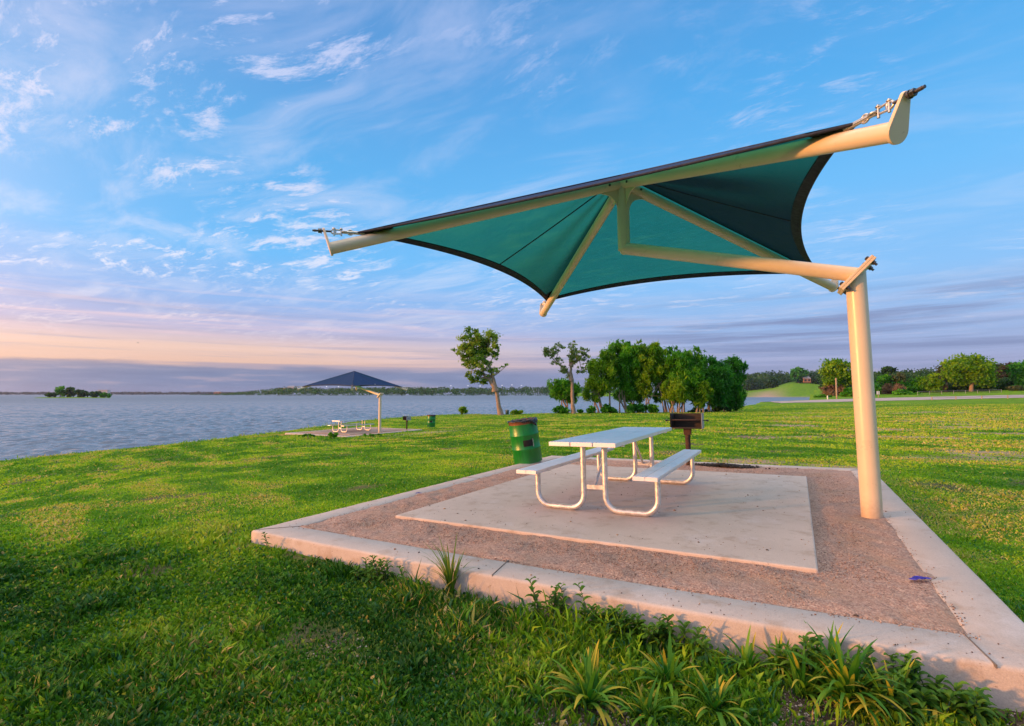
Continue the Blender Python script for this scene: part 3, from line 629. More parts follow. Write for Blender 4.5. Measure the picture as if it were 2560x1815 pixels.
def make_grill(label):
    root = empty('park_grill', (0, 0, 0), label, 'grill', 'pedestal barbecue grills beside the picnic pads')
    root.matrix_world = PAD @ Matrix.Translation((2.955, 6.42, 0)) @ Matrix.Rotation(rad(3), 4, 'Z')
    m = MB(); w2, d2, z0, z1 = .255, .17, .655, .915; t = .006
    m.box((0, 0, z0), (w2, d2, t)); m.box((0, d2, (z0 + z1) / 2), (w2, t, (z1 - z0) / 2))
    for s_ in (-1, 1): m.box((s_ * w2, 0, (z0 + z1) / 2), (t, d2, (z1 - z0) / 2))
    m.box((0, -d2, z0 + .01), (w2, t, .012)); m.build('firebox', M['grill'], root, bevel=.002)
    for s_ in (-1, 1): m = MB(); m.box((s_ * (w2 + .012), -.0, (z0 + z1) / 2), (.004, d2 + .01, (z1 - z0) / 2 + .008)); m.build('side_plate', M['grillr'] if s_ < 0 else M['steel'], root)
    m = MB(); zg = (z0 + z1) / 2 + .02
    for i in range(15): x = -w2 + .03 + i * (2 * w2 - .06) / 14; m.tube([(x, -d2 + .01, zg), (x, d2 - .02, zg)], .005, 6)
    m.tube([(-w2 + .01, -d2 + .012, zg), (w2 - .01, -d2 + .012, zg)], .008, 8); gr = m.build('grate', M['grillr'], root)
    for s_ in (-1, 1): m = MB(); m.tube([(s_ * (w2 - .01), -.05, zg - .01), (s_ * (w2 + .075), -.05, zg - .012), (s_ * (w2 + .085), -.05, zg - .013)], .007, 8); m.tube([(s_ * (w2 + .07), -.05, zg - .012), (s_ * (w2 + .115), -.05, zg - .012)], [.014, .017], 10); m.build('handle', M['black'], gr)
    m = MB(); m.box((0, 0, .598), (.064, .055, .064)); m.build('collar', M['grillr'], root, bevel=.004)
    m = MB(); m.tube([(0, 0, -.2), (0, 0, .57)], .046, 20); m.build('post', M['grillr'], root)
    return root
grill = make_grill('sooty brown pedestal grill behind the near picnic table')

def make_drum(label, bag=True):
    root = empty('trash_drum', (0, 0, 0), label, 'trash can', 'green steel drum trash cans')
    R, H = .292, .86; m = MB(); prof = [(R, 0)]
    for zc_ in (.29, .57): prof += [(R, zc_ - .02), (R + .008, zc_ - .006), (R + .008, zc_ + .006), (R, zc_ + .02)]
    prof += [(R, H - .07)]; m.lathe(prof, 56); m.lathe([(R - .004, H - .07), (R - .004, .3)], 56); m.build('drum_body', M['drum'], root)
    m = MB(); m.lathe([(R + .0005, H - .07), (R + .0005, H - .012), (R + .008, H - .006), (R + .008, H + .004), (R - .004, H + .004), (R - .006, H - .07)], 56)
    m.build('rusty_rim', M['rust'], root)
    # plastic liner folded over the rim
    if bag:
        n = 72; V = []
        for lv_, (rr_, zz_) in enumerate([(R - .05, H - .16), (R - .02, H - .02), (R + .004, H + .014), (R + .016, H + .002), (R + .019, H - .04), (R + .017, H - .085)]):
            for j in range(n):
                a = 2 * math.pi * j / n; cov = .5 + .5 * math.sin(a * 1.0 + .96); ww = .006 * math.sin(a * 17) + .004 * math.sin(a * 31 + 1)
                z_ = zz_
                if lv_ >= 3: z_ = H + .012 - (H + .012 - zz_) * (.12 + .95 * cov) + .01 * math.sin(a * 9)
                V.append(((rr_ + ww * (lv_ > 0)) * math.cos(a), (rr_ + ww) * math.sin(a), z_ + .006 * math.sin(a * 13 + lv_)))
        f = grid_faces(6, n, wrap=True); np_mesh('bin_liner', np.array(V), f, M['black'], root, smooth=True)
        m = MB(); m.tube([(R * .6, -R * .88, H - .01), (R * .75, -R * .92, H - .06), (R * .90, -R * .80, H - .12)], [.02, .035, .012], 8); m.build('liner_tail', M['black'], root)
    # square hatch patch following the drum's curve
    m = MB(); a0, a1 = rad(-100), rad(-63); vs = []
    for r_o in (R + .0006, R + .009):
        for z_ in (.35, .475):
            for i in range(9): a = a0 + (a1 - a0) * i / 8; vs.append((r_o * math.cos(a), r_o * math.sin(a), z_ - .0 * i))
    fs = [(18 + i, 19 + i, 28 + i, 27 + i) for i in range(8)] + [(i, 18 + i, 19 + i, i + 1)[::-1] for i in range(8)] + [(9 + i, 10 + i, 28 + i, 27 + i) for i in range(8)] + [(0, 9, 27, 18), (8, 26, 35, 17)]
    m.add(vs, fs); m.build('black_patch', M['dark'], root)
    m = MB(); a = rad(-60)
    for i in range(2): m.box(((R + .006) * math.cos(a), (R + .006) * math.sin(a), .36 + .10 * i), (.004, .008, .03), Matrix.Rotation(a, 3, 'Z'))
    m.box(((R + .006) * math.cos(a), (R + .006) * math.sin(a), .415), (.003, .005, .06), Matrix.Rotation(a, 3, 'Z')); m.build('hasp', M['bright'], root)
    return root
drum = make_drum('leaning green steel drum with black liner beside the near pad kerb')
pd = at_depth(1321, 1150, 9.95)
dist_h = FH
lean = Matrix.Rotation(rad(8.5), 4, Vector(-FH)) @ Matrix.Rotation(rad(2), 4, Vector(RT))
drum.matrix_world = Matrix.Translation((pd[0], pd[1], pd[2] - .03)) @ lean @ Matrix.Rotation(math.atan2(RT[1], RT[0]), 4, 'Z') @ Matrix.Scale(.95, 4)

# far group: the same shelter, table, grill and drum on their own pad by the water
FARM = Matrix.Translation(Vector(FAR_POST) - Vector(PAD @ Vector((5.295, 3.075, 0)))) @ PAD.copy()
FARM = Matrix.Translation(Vector(FAR_POST)) @ Matrix.Translation((-5.295, -3.075, 0))
def recopy(o, label, mw):
    c = copy_tree(o); c.matrix_world = mw; c['label'] = label; return c
recopy(shelter, 'distant shade shelter seen with its navy cloth roof at the water edge', FARM @ Matrix.Translation((5.295, 3.075, 0)))
recopy(table, 'distant picnic table lit orange at its end by the lake', FARM @ Matrix.Translation((2.766, 3.052, .018)))
recopy(grill, 'distant black pedestal grill beside the far shelter post', FARM @ Matrix.Translation((4.6, 6.5, 0)) @ Matrix.Rotation(rad(-20), 4, 'Z'))
p = on_ground(1078, 1067.5)
p = at_depth(1078, 1067.5, 36.5)
recopy(drum, 'distant upright green steel drum on the bare path by the lake', Matrix.Translation((p[0], p[1], p[2])) @ Matrix.Rotation(.4, 4, 'Z'))
ring_kerb('kerb', M['kerb'], FARM, PW, PL); gravel_bed('gravel_bed', FARM, PW, PL, 40); slab('concrete_slab', FARM, .909, 1.03, 4.772, 5.573, mat=m_concrete('dusty_concrete', (.33, .24, .20), (.40, .30, .25)))

# ------------------------------------------------------------------ grass (uncountable: one object)
def pad_clear(x, y, mrg=0.0):
    a = (x > -mrg) & (x < PW + mrg) & (y > -.035 - mrg) & (y < PL + mrg)
    X, Y = x - (FAR_POST[0] - 5.295), y - (FAR_POST[1] - 3.075); b = (X > -mrg) & (X < PW + mrg) & (Y > -mrg) & (Y < PL + mrg); return ~(a | b)
N = 1050000; lo, hi = 1.75, 105.; q = rng.random(N); e_ = .08
r = (lo ** e_ + q * (hi ** e_ - lo ** e_)) ** (1 / e_)
a = YAW + rng.uniform(-1.02, 1.02, N); x = CAM[0] + r * np.sin(a); y = CAM[1] + r * np.cos(a)
k_ = pad_clear(x, y, .012) & (r < shore_r(a) - .3)
bm_ = bare_mask(x, y); k_ &= rng.random(N) > np.maximum(bm_ * .88, np.maximum(worn_mask(x, y), .9 * np.exp(-((x - (FAR_POST[0] + 3.2)) / 1.6) ** 2 - ((y - (FAR_POST[1] + 1.5)) / 3.5) ** 2)))
x, y, r, a = x[k_], y[k_], r[k_], a[k_]; N = len(x); z = ground_z(x, y) - .004
c1 = fbm(x, y, .8, 4); c2 = fbm(x + 40, y, 3.5, 3); c3 = fbm(x, y + 30, .45, 4)
front = np.clip((1.2 - (y - .55 * np.minimum(x, 0))) / 2.0, 0, 1)         # coarse weedy turf nearest the viewer, shorter lawn beyond
h = (.013 + .026 * front * (.2 + 1.2 * c2) + .014 * rng.random(N)) * rng.uniform(.6, 1.35, N) * (.75 + .8 * np.clip((c2 - .45) * 3, 0, 1))
edge_d = np.minimum(np.abs(y + .03), np.abs(x) + (y < 0) * 9); h = np.where((edge_d < .25) & (rng.random(N) < .5), h * 1.6, h); h = np.where((y < -.03) & (y > -.55) & (x > 2.2) & (rng.random(N) < .35 * (fbm(x, y, 3) > .42)), h * 2.0, h)
h *= np.clip(r / 12, 1, 2.6); so_ = shore_r(a) - r; h *= 1 + 3.0 * np.clip(1 - so_ / 2.5, 0, 1) * (rng.random(N) < .35) * (fbm(x, y, .6) > .47)
wd = (.0020 + .0024 * rng.random(N)) * np.clip(r / 3.4, 1, 7.5)
th = rng.uniform(0, 6.283, N); ld = rng.uniform(0, 6.283, N); ln = h * rng.uniform(.25, 1.1, N) * (1 - .25 * front)
wx, wy = np.cos(th) * wd, np.sin(th) * wd; lx, ly = np.cos(ld) * ln, np.sin(ld) * ln
lf = rng.random(N) < .50 * front; wide = np.where(lf, 2.9, 1.0)
P = np.stack([x, y, z], 1)
B0 = P + np.stack([-wx * .6, -wy * .6, 0 * h], 1); B1 = P + np.stack([wx * .6, wy * .6, 0 * h], 1)
Md = P + np.stack([lx * .35, ly * .35, h * .62], 1); M0 = Md + np.stack([-wx * wide, -wy * wide, 0 * h], 1); M1 = Md + np.stack([wx * wide, wy * wide, 0 * h], 1)
T_ = P + np.stack([lx, ly, h * np.where(lf, .85, 1)], 1)
V = np.stack([B0, B1, M1, M0, T_], 1).reshape(-1, 3)
i5 = np.arange(N) * 5
idx = np.concatenate([np.stack([i5, i5 + 1, i5 + 2, i5 + 3], 1), np.stack([i5 + 3, i5 + 2, i5 + 4], 1)], 1).ravel(); sizes = np.tile([4, 3], N)
pal = np.array([(.014, .075, .006), (.042, .155, .006), (.115, .265, .007), (.215, .35, .013), (.30, .28, .06), (.40, .30, .13)])
c4 = fbm(x * .35 - y * .2 + 11, y * 1.5 + x * .5, .9, 4); sel = (c1 - .5) * 5.5 + (c4 - .5) * 6.5 * (1 - .5 * front) + 1.25 + .9 * ((x > 5.7) & (y > -1)) * (c2 * 1.2) + rng.normal(0, .6, N) * np.clip(6 / r, .35, 1) + .9 * (1 - front) * (.4 + c3) - .2 * front; sel = np.clip(sel, 0, 3.3); lowf = 1.25 * (1 - front); sel = np.where(sel < lowf, lowf - (lowf - sel) * .3, sel)
dry = (rng.random(N) < .03 + .75 * np.clip((c4 * .6 + c3 * .4 + .045 * (x > 5.7) - .545) * 9, 0, 1) * (1 - .85 * front)); sel = np.where(dry, rng.uniform(3.4, 5, N), sel)
i0 = np.floor(sel).astype(int); fr = (sel - i0)[:, None]; i1 = np.minimum(i0 + 1, 5); C = pal[i0] * (1 - fr) + pal[i1] * fr
cool = (rng.random(N) < .10)[:, None]; C = np.where(cool, np.array([(.03, .13, .05)]), C) * (1 + rng.uniform(-.25, .2, (N, 1)) * np.clip(8 / r, .4, 1)[:, None]) * (1.42 - .40 * front)[:, None]
Cv = np.repeat(np.concatenate([C, np.ones((N, 1))], 1), 5, 0)
g = np_mesh('grass', V, (idx, sizes), M['grass'], tint=Cv); tag(g, 'mown green and yellow lawn with rough weedy turf in front', 'grass', kind='stuff')
# pebbles and crumbs of soil in the bare patches
N = 30000; x = rng.uniform(2.2, 6.4, N); y = rng.uniform(-1.9, -.03, N); k_ = bare_mask(x, y) > rng.uniform(.15, .9, N); x, y = x[k_], y[k_]; n = len(x)
cl = np.array([(.34, .27, .23), (.16, .12, .09), (.44, .38, .34), (.10, .07, .05)])[rng.integers(0, 4, n)]
o = pebbles('soil_crumbs', x, y, ground_z(x, y) + .002, rng.uniform(.002, .0085, n) * (1 + 1.4 * (rng.random(n) < .06)), mpeb, np.concatenate([cl, np.ones((n, 1))], 1)); tag(o, 'small stones and crumbs of soil in bare patches before the kerb', 'stones', kind='stuff')

# ------------------------------------------------------------------ foliage builders
def leaf_quads(C, S, stretch=1.0, droop=0.0, up_bias=.0):
    """centres (N,3), sizes (N,) -> quad vertices with random orientation"""
    n = len(C); a = rng.normal(0, 1, (n, 3)); a[:, 2] -= droop * 2.2; a /= np.linalg.norm(a, axis=1)[:, None]
    b = rng.normal(0, 1, (n, 3)); b -= a * (a * b).sum(1)[:, None]; b /= np.linalg.norm(b, axis=1)[:, None]
    A = a * (S * stretch)[:, None] * .5; B = b * (S / stretch)[:, None] * .5
    return np.stack([C - A, C + B * .9 - A * .1, C + A, C - B * .9 - A * .1], 1).reshape(-1, 3)
def quads_obj(name, V, col, mat, parent):
    n = len(V) // 4; return np_mesh(name, V, (np.arange(4 * n), np.full(n, 4)), mat, parent, tint=np.repeat(np.concatenate([col, np.ones((n, 1))], 1), 4, 0))
def to_w(u, v, z): return RT * u + FH * v + np.array([0, 0, z])
def tree(name, px, py, D, trunk_w, blobs, label, cat, group=None, nleaf=5000, lsize=.22, col=((.03, .09, .008), (.12, .19, .015)), trunks=None, stretch=1.2, droop=0., clump=.5, nclump=120, sparse=False, twig=True, warm=.0, depth_k=1.0):
    """blobs: (px, py, rx_px, ry_px) ellipses read from the photo, turned into volumes at depth D"""
    base = at_depth(px, py, D); s = D / FPX; root = empty(name, base, label, cat, group)
    B = []
    for bx, by, rx, ry in blobs: B.append((np.array([(bx - px) * s, rng.uniform(-.25, .25) * rx * s, (py - by) * s]), np.array([rx * s, rx * s * .95 * depth_k, ry * s])))
    area = np.array([b[1][0] * b[1][2] for b in B]); pr = area / area.sum()
    m = MB(); H = max(b[0][2] for b in B)
    loc = lambda p: tuple(to_w(*p))
    def wob(p0, p1, r0, r1, n=6, amp=.05):
        P = []; L_ = np.linalg.norm(np.array(p1) - np.array(p0)); o1 = rng.normal(0, amp * L_, 3)
        for i in range(n + 1): t = i / n; P.append(loc(np.array(p0) * (1 - t) + np.array(p1) * t + o1 * math.sin(math.pi * t)))
        m.tube(P, [r0 + (r1 - r0) * i / n for i in range(n + 1)], 8, cap=False)
    tr = trunks or [((px, py), (sum(b[0] * w_ for b, w_ in zip([(x[0],) for x in blobs], pr)), py - H / s * .75))]
    tops = []
    for tk in tr:
        pts = [np.array([(q_[0] - px) * s, 0 if len(q_) < 3 else q_[2], (py - q_[1]) * s]) for q_ in tk]; tw = trunk_w * s * (1 if len(tr) == 1 else rng.uniform(.7, 1.1))
        n_ = len(pts); P = []; Rr = []
        for i in range(n_ - 1):
            for j in range(5):
                t = j / 5; P.append(loc(pts[i] * (1 - t) + pts[i + 1] * t + rng.normal(0, tw * .10, 3) * (i + j > 0))); f_ = (i + t) / (n_ - 1); Rr.append(tw * .5 * (1 - .62 * f_) * (1 + .55 * max(0, 1 - f_ * 9)))
        P.append(loc(pts[-1])); Rr.append(tw * .5 * .35); P[0] = (P[0][0], P[0][1], P[0][2] - .3); m.tube(P, Rr, 12, cap=False)
        tops.append((pts, tw))
    CC = []; CS = []
    for bi, (c, rd) in enumerate(B):
        pts, tw = min(tops, key=lambda t_: abs(t_[0][-1][0] - c[0]))
        j = min(range(1, len(pts)), key=lambda i_: np.linalg.norm(pts[i_] - c)) ; st = pts[j] if pts[j][2] < c[2] + .5 else pts[max(j - 1, 1)]
        if twig: wob(st, c, tw * .15, tw * .05)
        nc = max(4, int(nclump * pr[bi])); dirs = rng.normal(0, 1, (nc, 3)); dirs /= np.linalg.norm(dirs, axis=1)[:, None]; rr_ = rng.uniform(.35, 1.0, nc) ** .6
        cc = c + dirs * rd * rr_[:, None]; CC.append(cc); CS.append(np.full(nc, min(rd) * clump * 1.0))
        if twig:
            for t_ in cc[:: (1 if sparse else 3)]: wob(c, t_, tw * .045, tw * .012, 3, .08)
    CC = np.concatenate(CC); CS = np.concatenate(CS) * rng.uniform(.6, 1.3, len(CC))
    m.build('trunk', M['bark'], root)
    w_ = CS ** 2 / (CS ** 2).sum(); ci = rng.choice(len(CC), nleaf, p=w_)
    off = rng.normal(0, .5, (nleaf, 3)) * CS[ci][:, None] * np.array([1, 1, .75 + droop * 1.3]); off[:, 2] -= droop * CS[ci] * .5
    L_ = CC[ci] + off; tcl = rng.random(len(CC)); hgt = (L_[:, 2] - L_[:, 2].min()) / (np.ptp(L_[:, 2]) + .01)
    mixv = np.clip(tcl[ci] ** 1.5 * .95 + rng.normal(0, .16, nleaf) + .03, 0, 1)[:, None]
    colr = np.array(col[0]) * (1 - mixv) + np.array(col[1]) * mixv
    if warm: colr = np.where((rng.random(nleaf) < warm)[:, None], np.array([(.24, .22, .03)]), colr)
    W3 = L_[:, :1] * RT + L_[:, 1:2] * FH + L_[:, 2:3] * np.array([0, 0, 1.])
    V = leaf_quads(W3, lsize * rng.uniform(.6, 1.3, nleaf), stretch, droop)
    quads_obj('crown', V, colr, M['leaf'], root)
    return root

G_ = dict(dark=((.014, .13, .014), (.08, .31, .022)), mid=((.025, .17, .008), (.14, .40, .016)), yel=((.06, .20, .006), (.26, .42, .014)), gray=((.04, .07, .03), (.13, .16, .07)), deep=((.010, .055, .018), (.045, .125, .028)), red=((.10, .06, .03), (.24, .13, .08)), straw=((.16, .10, .07), (.34, .23, .15)))
tree('leaning_tree', 1256, 1035, 58, 12, [(1185, 850, 34, 30), (1222, 862, 30, 34), (1160, 880, 28, 24), (1205, 895, 42, 28), (1240, 885, 16, 22), (1180, 925, 22, 30), (1200, 945, 26, 22), (1185, 948, 16, 14), (1245, 930, 20, 16), (1262, 918, 12, 10), (1215, 920, 25, 18), (1220, 945, 20, 14), (1170, 900, 20, 20), (1195, 870, 30, 30)],
     'leafy tree leaning left with a bare pale trunk', 'tree', nleaf=9500, lsize=.22, col=((.06, .18, .014), (.30, .42, .05)), trunks=[[(1253, 1037), (1243, 985), (1232, 940), (1208, 890), (1200, 850)], [(1238, 972), (1222, 948), (1205, 935)]], clump=.33, nclump=190)
tree('sparse_tree', 1434, 1032, 60, 11, [(1378, 880, 20, 16), (1400, 868, 16, 12), (1395, 905, 16, 12), (1430, 862, 12, 12), (1437, 890, 18, 22), (1462, 875, 12, 14), (1466, 900, 10, 22), (1455, 925, 16, 10), (1410, 925, 16, 12), (1425, 940, 10, 8)],
     'thin half bare tree with twisted open branches', 'tree', nleaf=3400, lsize=.19, col=((.08, .17, .05), (.30, .40, .14)), trunks=[[(1434, 1034), (1431, 980), (1428, 930), (1427, 895), (1440, 875)], [(1430, 945), (1410, 920), (1390, 905)], [(1428, 910), (1450, 900), (1462, 880)]], clump=.36, nclump=130, sparse=True, warm=.06)
WL = [('yellow green willow at the left end of the lakeside grove', 1500, 1032, [(1505, 940, 34, 42), (1485, 975, 26, 26), (1520, 905, 20, 20)], 'yel', [[(1487, 1032), (1486, 975)], [(1507, 1032), (1498, 985), (1484, 965)], [(1524, 1032), (1525, 960), (1520, 920)]], 62),
      ('short drooping willow behind the thin half bare tree', 1415, 1030, [(1395, 970, 24, 22), (1425, 975, 24, 24), (1408, 985, 34, 14)], 'mid', [[(1420, 1030), (1415, 985)]], 66),
      ('tallest willow of the lakeside grove with a domed top', 1565, 1032, [(1555, 885, 34, 30), (1578, 900, 30, 36), (1545, 930, 30, 34), (1580, 955, 34, 30), (1560, 870, 22, 14)], 'mid', [[(1549, 1032), (1550, 970), (1552, 900)], [(1568, 1032), (1560, 985), (1575, 930)]], 63),
      ('shaded willow with three reddish stems in the grove', 1582, 1032, [(1560, 985, 24, 20), (1590, 975, 26, 26), (1605, 940, 20, 26)], 'dark', [[(1578, 1032), (1582, 975)], [(1583, 1032), (1588, 970)], [(1565, 1031), (1560, 1000), (1558, 980)]], 66),
      ('golden willow drooping in the middle of the grove', 1620, 1030, [(1622, 890, 28, 26), (1640, 880, 26, 22), (1620, 930, 26, 34), (1612, 962, 20, 24), (1655, 920, 26, 30)], 'yel', [[(1614, 1030), (1618, 985), (1625, 930)], [(1660, 1032), (1655, 990), (1645, 950)]], 62),
      ('dark green willow behind the golden drooping one', 1665, 1032, [(1685, 880, 26, 18), (1665, 940, 34, 34), (1680, 970, 30, 26), (1650, 985, 20, 20)], 'dark', [[(1664, 1032), (1660, 985), (1672, 930)], [(1676, 1032), (1680, 970)]], 67),
      ('bright green willow with forked pale branches right of centre', 1700, 1032, [(1705, 905, 30, 26), (1735, 900, 26, 22), (1700, 945, 26, 30), (1725, 940, 30, 34), (1745, 880, 18, 12)], 'mid', [[(1693, 1034), (1696, 985), (1708, 930)], [(1704, 1034), (1708, 985), (1725, 940)]], 61),
      ('olive willow low behind the near grill', 1690, 1034, [(1695, 975, 28, 26), (1680, 990, 20, 18), (1712, 990, 18, 16)], 'yel', [[(1698, 1034), (1700, 990)], [(1710, 1034), (1708, 985)]], 60),
      ('round light green willow drooping to the grass', 1750, 1031, [(1752, 985, 20, 22), (1748, 1005, 15, 16), (1758, 970, 16, 14)], 'yel', [[(1749, 1032), (1750, 1000)]], 60),
      ('broad dark willow on the right of the grove', 1775, 1030, [(1775, 915, 28, 24), (1790, 950, 34, 34), (1765, 955, 26, 30), (1800, 990, 26, 26), (1780, 1000, 26, 20)], 'dark', [[(1783, 1032), (1792, 1000), (1785, 950)], [(1775, 1032), (1770, 970)]], 64),
      ('outermost willow at the right end of the grove over the water', 1815, 1026, [(1835, 912, 20, 20), (1855, 925, 14, 18), (1838, 950, 26, 24), (1830, 985, 30, 24), (1845, 1000, 20, 18), (1822, 1012, 18, 14), (1810, 930, 20, 20)], 'dark', [[(1822, 1030), (1812, 1000), (1822, 960), (1842, 925)]], 66)]
for i, (lb, px, py, bl, c_, tk, D) in enumerate(WL):
    xs_ = [b[0] for b in bl]; ex = []
    for b in bl:
        for _q in range(2): ex.append((b[0] + rng.normal(0, .8) * b[2], b[1] + rng.normal(.15, .6) * b[3], b[2] * rng.uniform(.35, .6), b[3] * rng.uniform(.35, .7)))
    ex = [(x_1, min(max(y_1, min(b[1] - b[3] for b in bl) + 8), 998), a_1, b_1) for x_1, y_1, a_1, b_1 in ex]
    bl = bl + ex; tk = tk + [[(px + rng.uniform(-16, 16), py + 1), (px + rng.uniform(-20, 20), 990), (rng.choice(xs_) + rng.uniform(-8, 8), 955)] for _q in range(2)]
    tree('willow_tree', px, py, D, 4.6, bl, lb, 'tree', 'willow trees of the lakeside grove', nleaf=int(1500 + 2.3 * sum(b[2] * b[3] for b in bl)), lsize=.28, col=G_[c_], trunks=tk, stretch=1.9, droop=.40, clump=.31, nclump=int(11 * len(bl)) + 14)
# shrubs at the water's edge
SH = [('small rounded bush between the leaning tree and the far drum', 1156, 1034, 11, 15, 61, 'yel'), ('low bright bush right of the leaning tree', 1290, 1034, 14, 9, 60, 'yel'), ('bush at the left foot of the thin half bare tree', 1400, 1032, 20, 15, 60, 'mid'),
      ('dark bush at the left end of the grove', 1478, 1032, 11, 13, 60, 'dark'), ('dark shrub between the first grove stems', 1515, 1032, 12, 17, 60, 'dark'), ('low shrub below the tallest willow', 1532, 1032, 10, 12, 60, 'dark'), ('wide leafy bush in the middle of the grove foot', 1600, 1031, 34, 18, 61, 'dark'), ('leafy bush left of the grill under the grove', 1635, 1031, 18, 17, 61, 'mid'), ('tall narrow shrub among the grove stems', 1575, 1030, 9, 20, 60, 'dark'),
      ('low dark shrub under the right willows', 1740, 1031, 30, 9, 63, 'deep'), ('low dark hedge shrub at the right end of the grove', 1800, 1029, 34, 10, 64, 'deep'), ('tiny bush right of the thin half bare tree', 1452, 1031, 8, 6, 60, 'dark')]
for lb, px, py, rx, ry, D, c_ in SH:
    tree('shrub', px, py, D, 3, [(px - rx * .3, py - ry * .45, rx * .6, ry * .5), (px + rx * .35, py - ry * .5, rx * .6, ry * .5), (px, py - ry * .65, rx * .5, ry * .45)], lb, 'shrub', 'shrubs along the lake edge', nleaf=int(350 + rx * ry * 2.4), lsize=.26, col=G_[c_], trunks=[[(px, py + 1), (px, py - ry * .5)]], clump=.7, nclump=16)
for lb, px, py, rx, ry in (('bushy weeds at the middle front of the far pad', 832, 1091, 14, 9), ('low weeds at the left front of the far pad', 770, 1090, 22, 5), ('long weedy strip at the right front of the far pad', 930, 1089, 26, 4)):
    tree('weed_bush', px, py, 29.5, 2, [(px - rx * .4, py - ry * .4, rx * .6, ry * .5), (px + rx * .4, py - ry * .4, rx * .6, ry * .5)], lb, 'weeds', 'weeds in front of the far pad', nleaf=700, lsize=.09, col=G_['mid'], trunks=[[(px, py + 1), (px, py - ry * .5)]], clump=.7, nclump=16)
# right-hand trees along the road
tree('roadside_tree', 2098, 992, 172, 6, [(2085, 925, 20, 22), (2105, 915, 22, 16), (2115, 935, 18, 26), (2080, 950, 16, 16), (2112, 965, 14, 16), (2098, 940, 20, 20)], 'yellow green tree left of the big shelter post beside a pole', 'tree', 'trees along the road', nleaf=5200, lsize=.75, col=G_['yel'], trunks=[[(2101, 994), (2103, 965), (2100, 930)]], clump=.6, nclump=110)
tree('roadside_tree', 2431, 986, 165, 10, [(2400, 918, 24, 20), (2385, 935, 18, 22), (2425, 905, 20, 18), (2445, 900, 14, 14), (2435, 930, 26, 24), (2465, 925, 20, 24), (2460, 950, 18, 20), (2410, 945, 22, 16), (2395, 955, 14, 10)], 'broad yellow green tree with a thick pale trunk on the right', 'tree', 'trees along the road', nleaf=9000, lsize=.7, col=G_['yel'], trunks=[[(2431, 987), (2431, 950), (2432, 915)]], clump=.6, nclump=190)
tree('roadside_tree', 2371, 978, 172, 5, [(2363, 925, 12, 16), (2372, 915, 10, 10), (2365, 940, 12, 12)], 'thin tree with an orange lit trunk left of the broad tree', 'tree', 'trees along the road', nleaf=1500, lsize=.6, col=G_['gray'], trunks=[[(2371, 979), (2368, 955), (2366, 930)]], clump=.6, nclump=50)
tree('roadside_tree', 2497, 966, 178, 4, [(2495, 925, 20, 14), (2515, 918, 18, 10), (2485, 935, 14, 12)], 'grey green oak right of the broad tree', 'tree', 'trees along the road', nleaf=2600, lsize=.7, col=G_['gray'], trunks=[[(2497, 967), (2496, 945), (2498, 930)]], clump=.6, nclump=60)
tree('roadside_tree', 2526, 975, 172, 5, [(2530, 918, 18, 8), (2512, 935, 18, 7), (2540, 928, 12, 8)], 'reddish brown dying tree near the right edge', 'tree', 'trees along the road', nleaf=1900, lsize=.6, col=G_['red'], trunks=[[(2540, 985), (2536, 955), (2522, 930)]], clump=.55, nclump=60)
tree('roadside_tree', 2556, 975, 165, 6, [(2550, 925, 16, 18), (2562, 945, 20, 20), (2548, 960, 14, 12), (2580, 930, 20, 24)], 'dark green tree cut by the right edge', 'tree', 'trees along the road', nleaf=3600, lsize=.7, col=G_['dark'], trunks=[[(2552, 978), (2553, 950)]], clump=.6, nclump=70)
RS = [('dark green bush behind the big shelter post', 2165, 988, 26, 45, 'dark'), ('bright green bush right of the big shelter post', 2207, 992, 22, 54, 'mid'), ('dome shaped bright bush beside the road', 2250, 992, 26, 52, 'mid'), ('grey green oak crown behind the bright bushes', 2245, 960, 22, 26, 'gray'), ('light green bush before the dark ridge', 2284, 990, 18, 46, 'mid'), ('olive bush in the row along the fence', 2312, 990, 24, 50, 'yel'), ('orange tinged tall bush left of the thin tree', 2336, 988, 18, 54, 'yel'),
      ('straw coloured dead bush right of the post', 2221, 989, 12, 30, 'straw'), ('second straw coloured dead bush by the bright bushes', 2247, 986, 14, 27, 'straw'), ('straw bush left of the thin lit trunk', 2355, 982, 12, 22, 'straw'), ('low bright green bush behind the white sign', 2265, 993, 30, 18, 'mid'), ('dark hedge under the broad tree', 2400, 985, 38, 26, 'deep'), ('dark hedge right of the broad trunk', 2475, 984, 40, 30, 'deep'),
      ('deep green shadowed bush near the right edge', 2510, 982, 22, 36, 'deep'), ('pale low bush on the right bank', 2540, 978, 16, 14, 'gray'), ('large dry grey shrub behind the roadside pole', 2083, 990, 26, 30, 'straw'), ('low green bush at the inlet end of the road', 2055, 996, 18, 9, 'mid'), ('low green bush right of the roadside pole', 2125, 990, 20, 20, 'mid')]
for lb, px, py, rx, ry, c_ in RS:
    D = 168 + rng.uniform(-4, 6) if ry > 20 else 160
    tree('shrub', px, py, D, 3, [(px - rx * .35, py - ry * .4, rx * .6, ry * .42), (px + rx * .4, py - ry * .42, rx * .6, ry * .42), (px, py - ry * .66, rx * .6, ry * .36), (px - rx * .1, py - ry * .25, rx * .7, ry * .3)], lb, 'shrub', 'bushes along the road', nleaf=int(700 + rx * ry * 2.2), lsize=.62 if c_ != 'straw' else .5, col=G_[c_], trunks=[[(px, py + 1), (px, py - ry * .5)]], clump=.62, nclump=34, stretch=1.2 if c_ != 'straw' else 2.4)

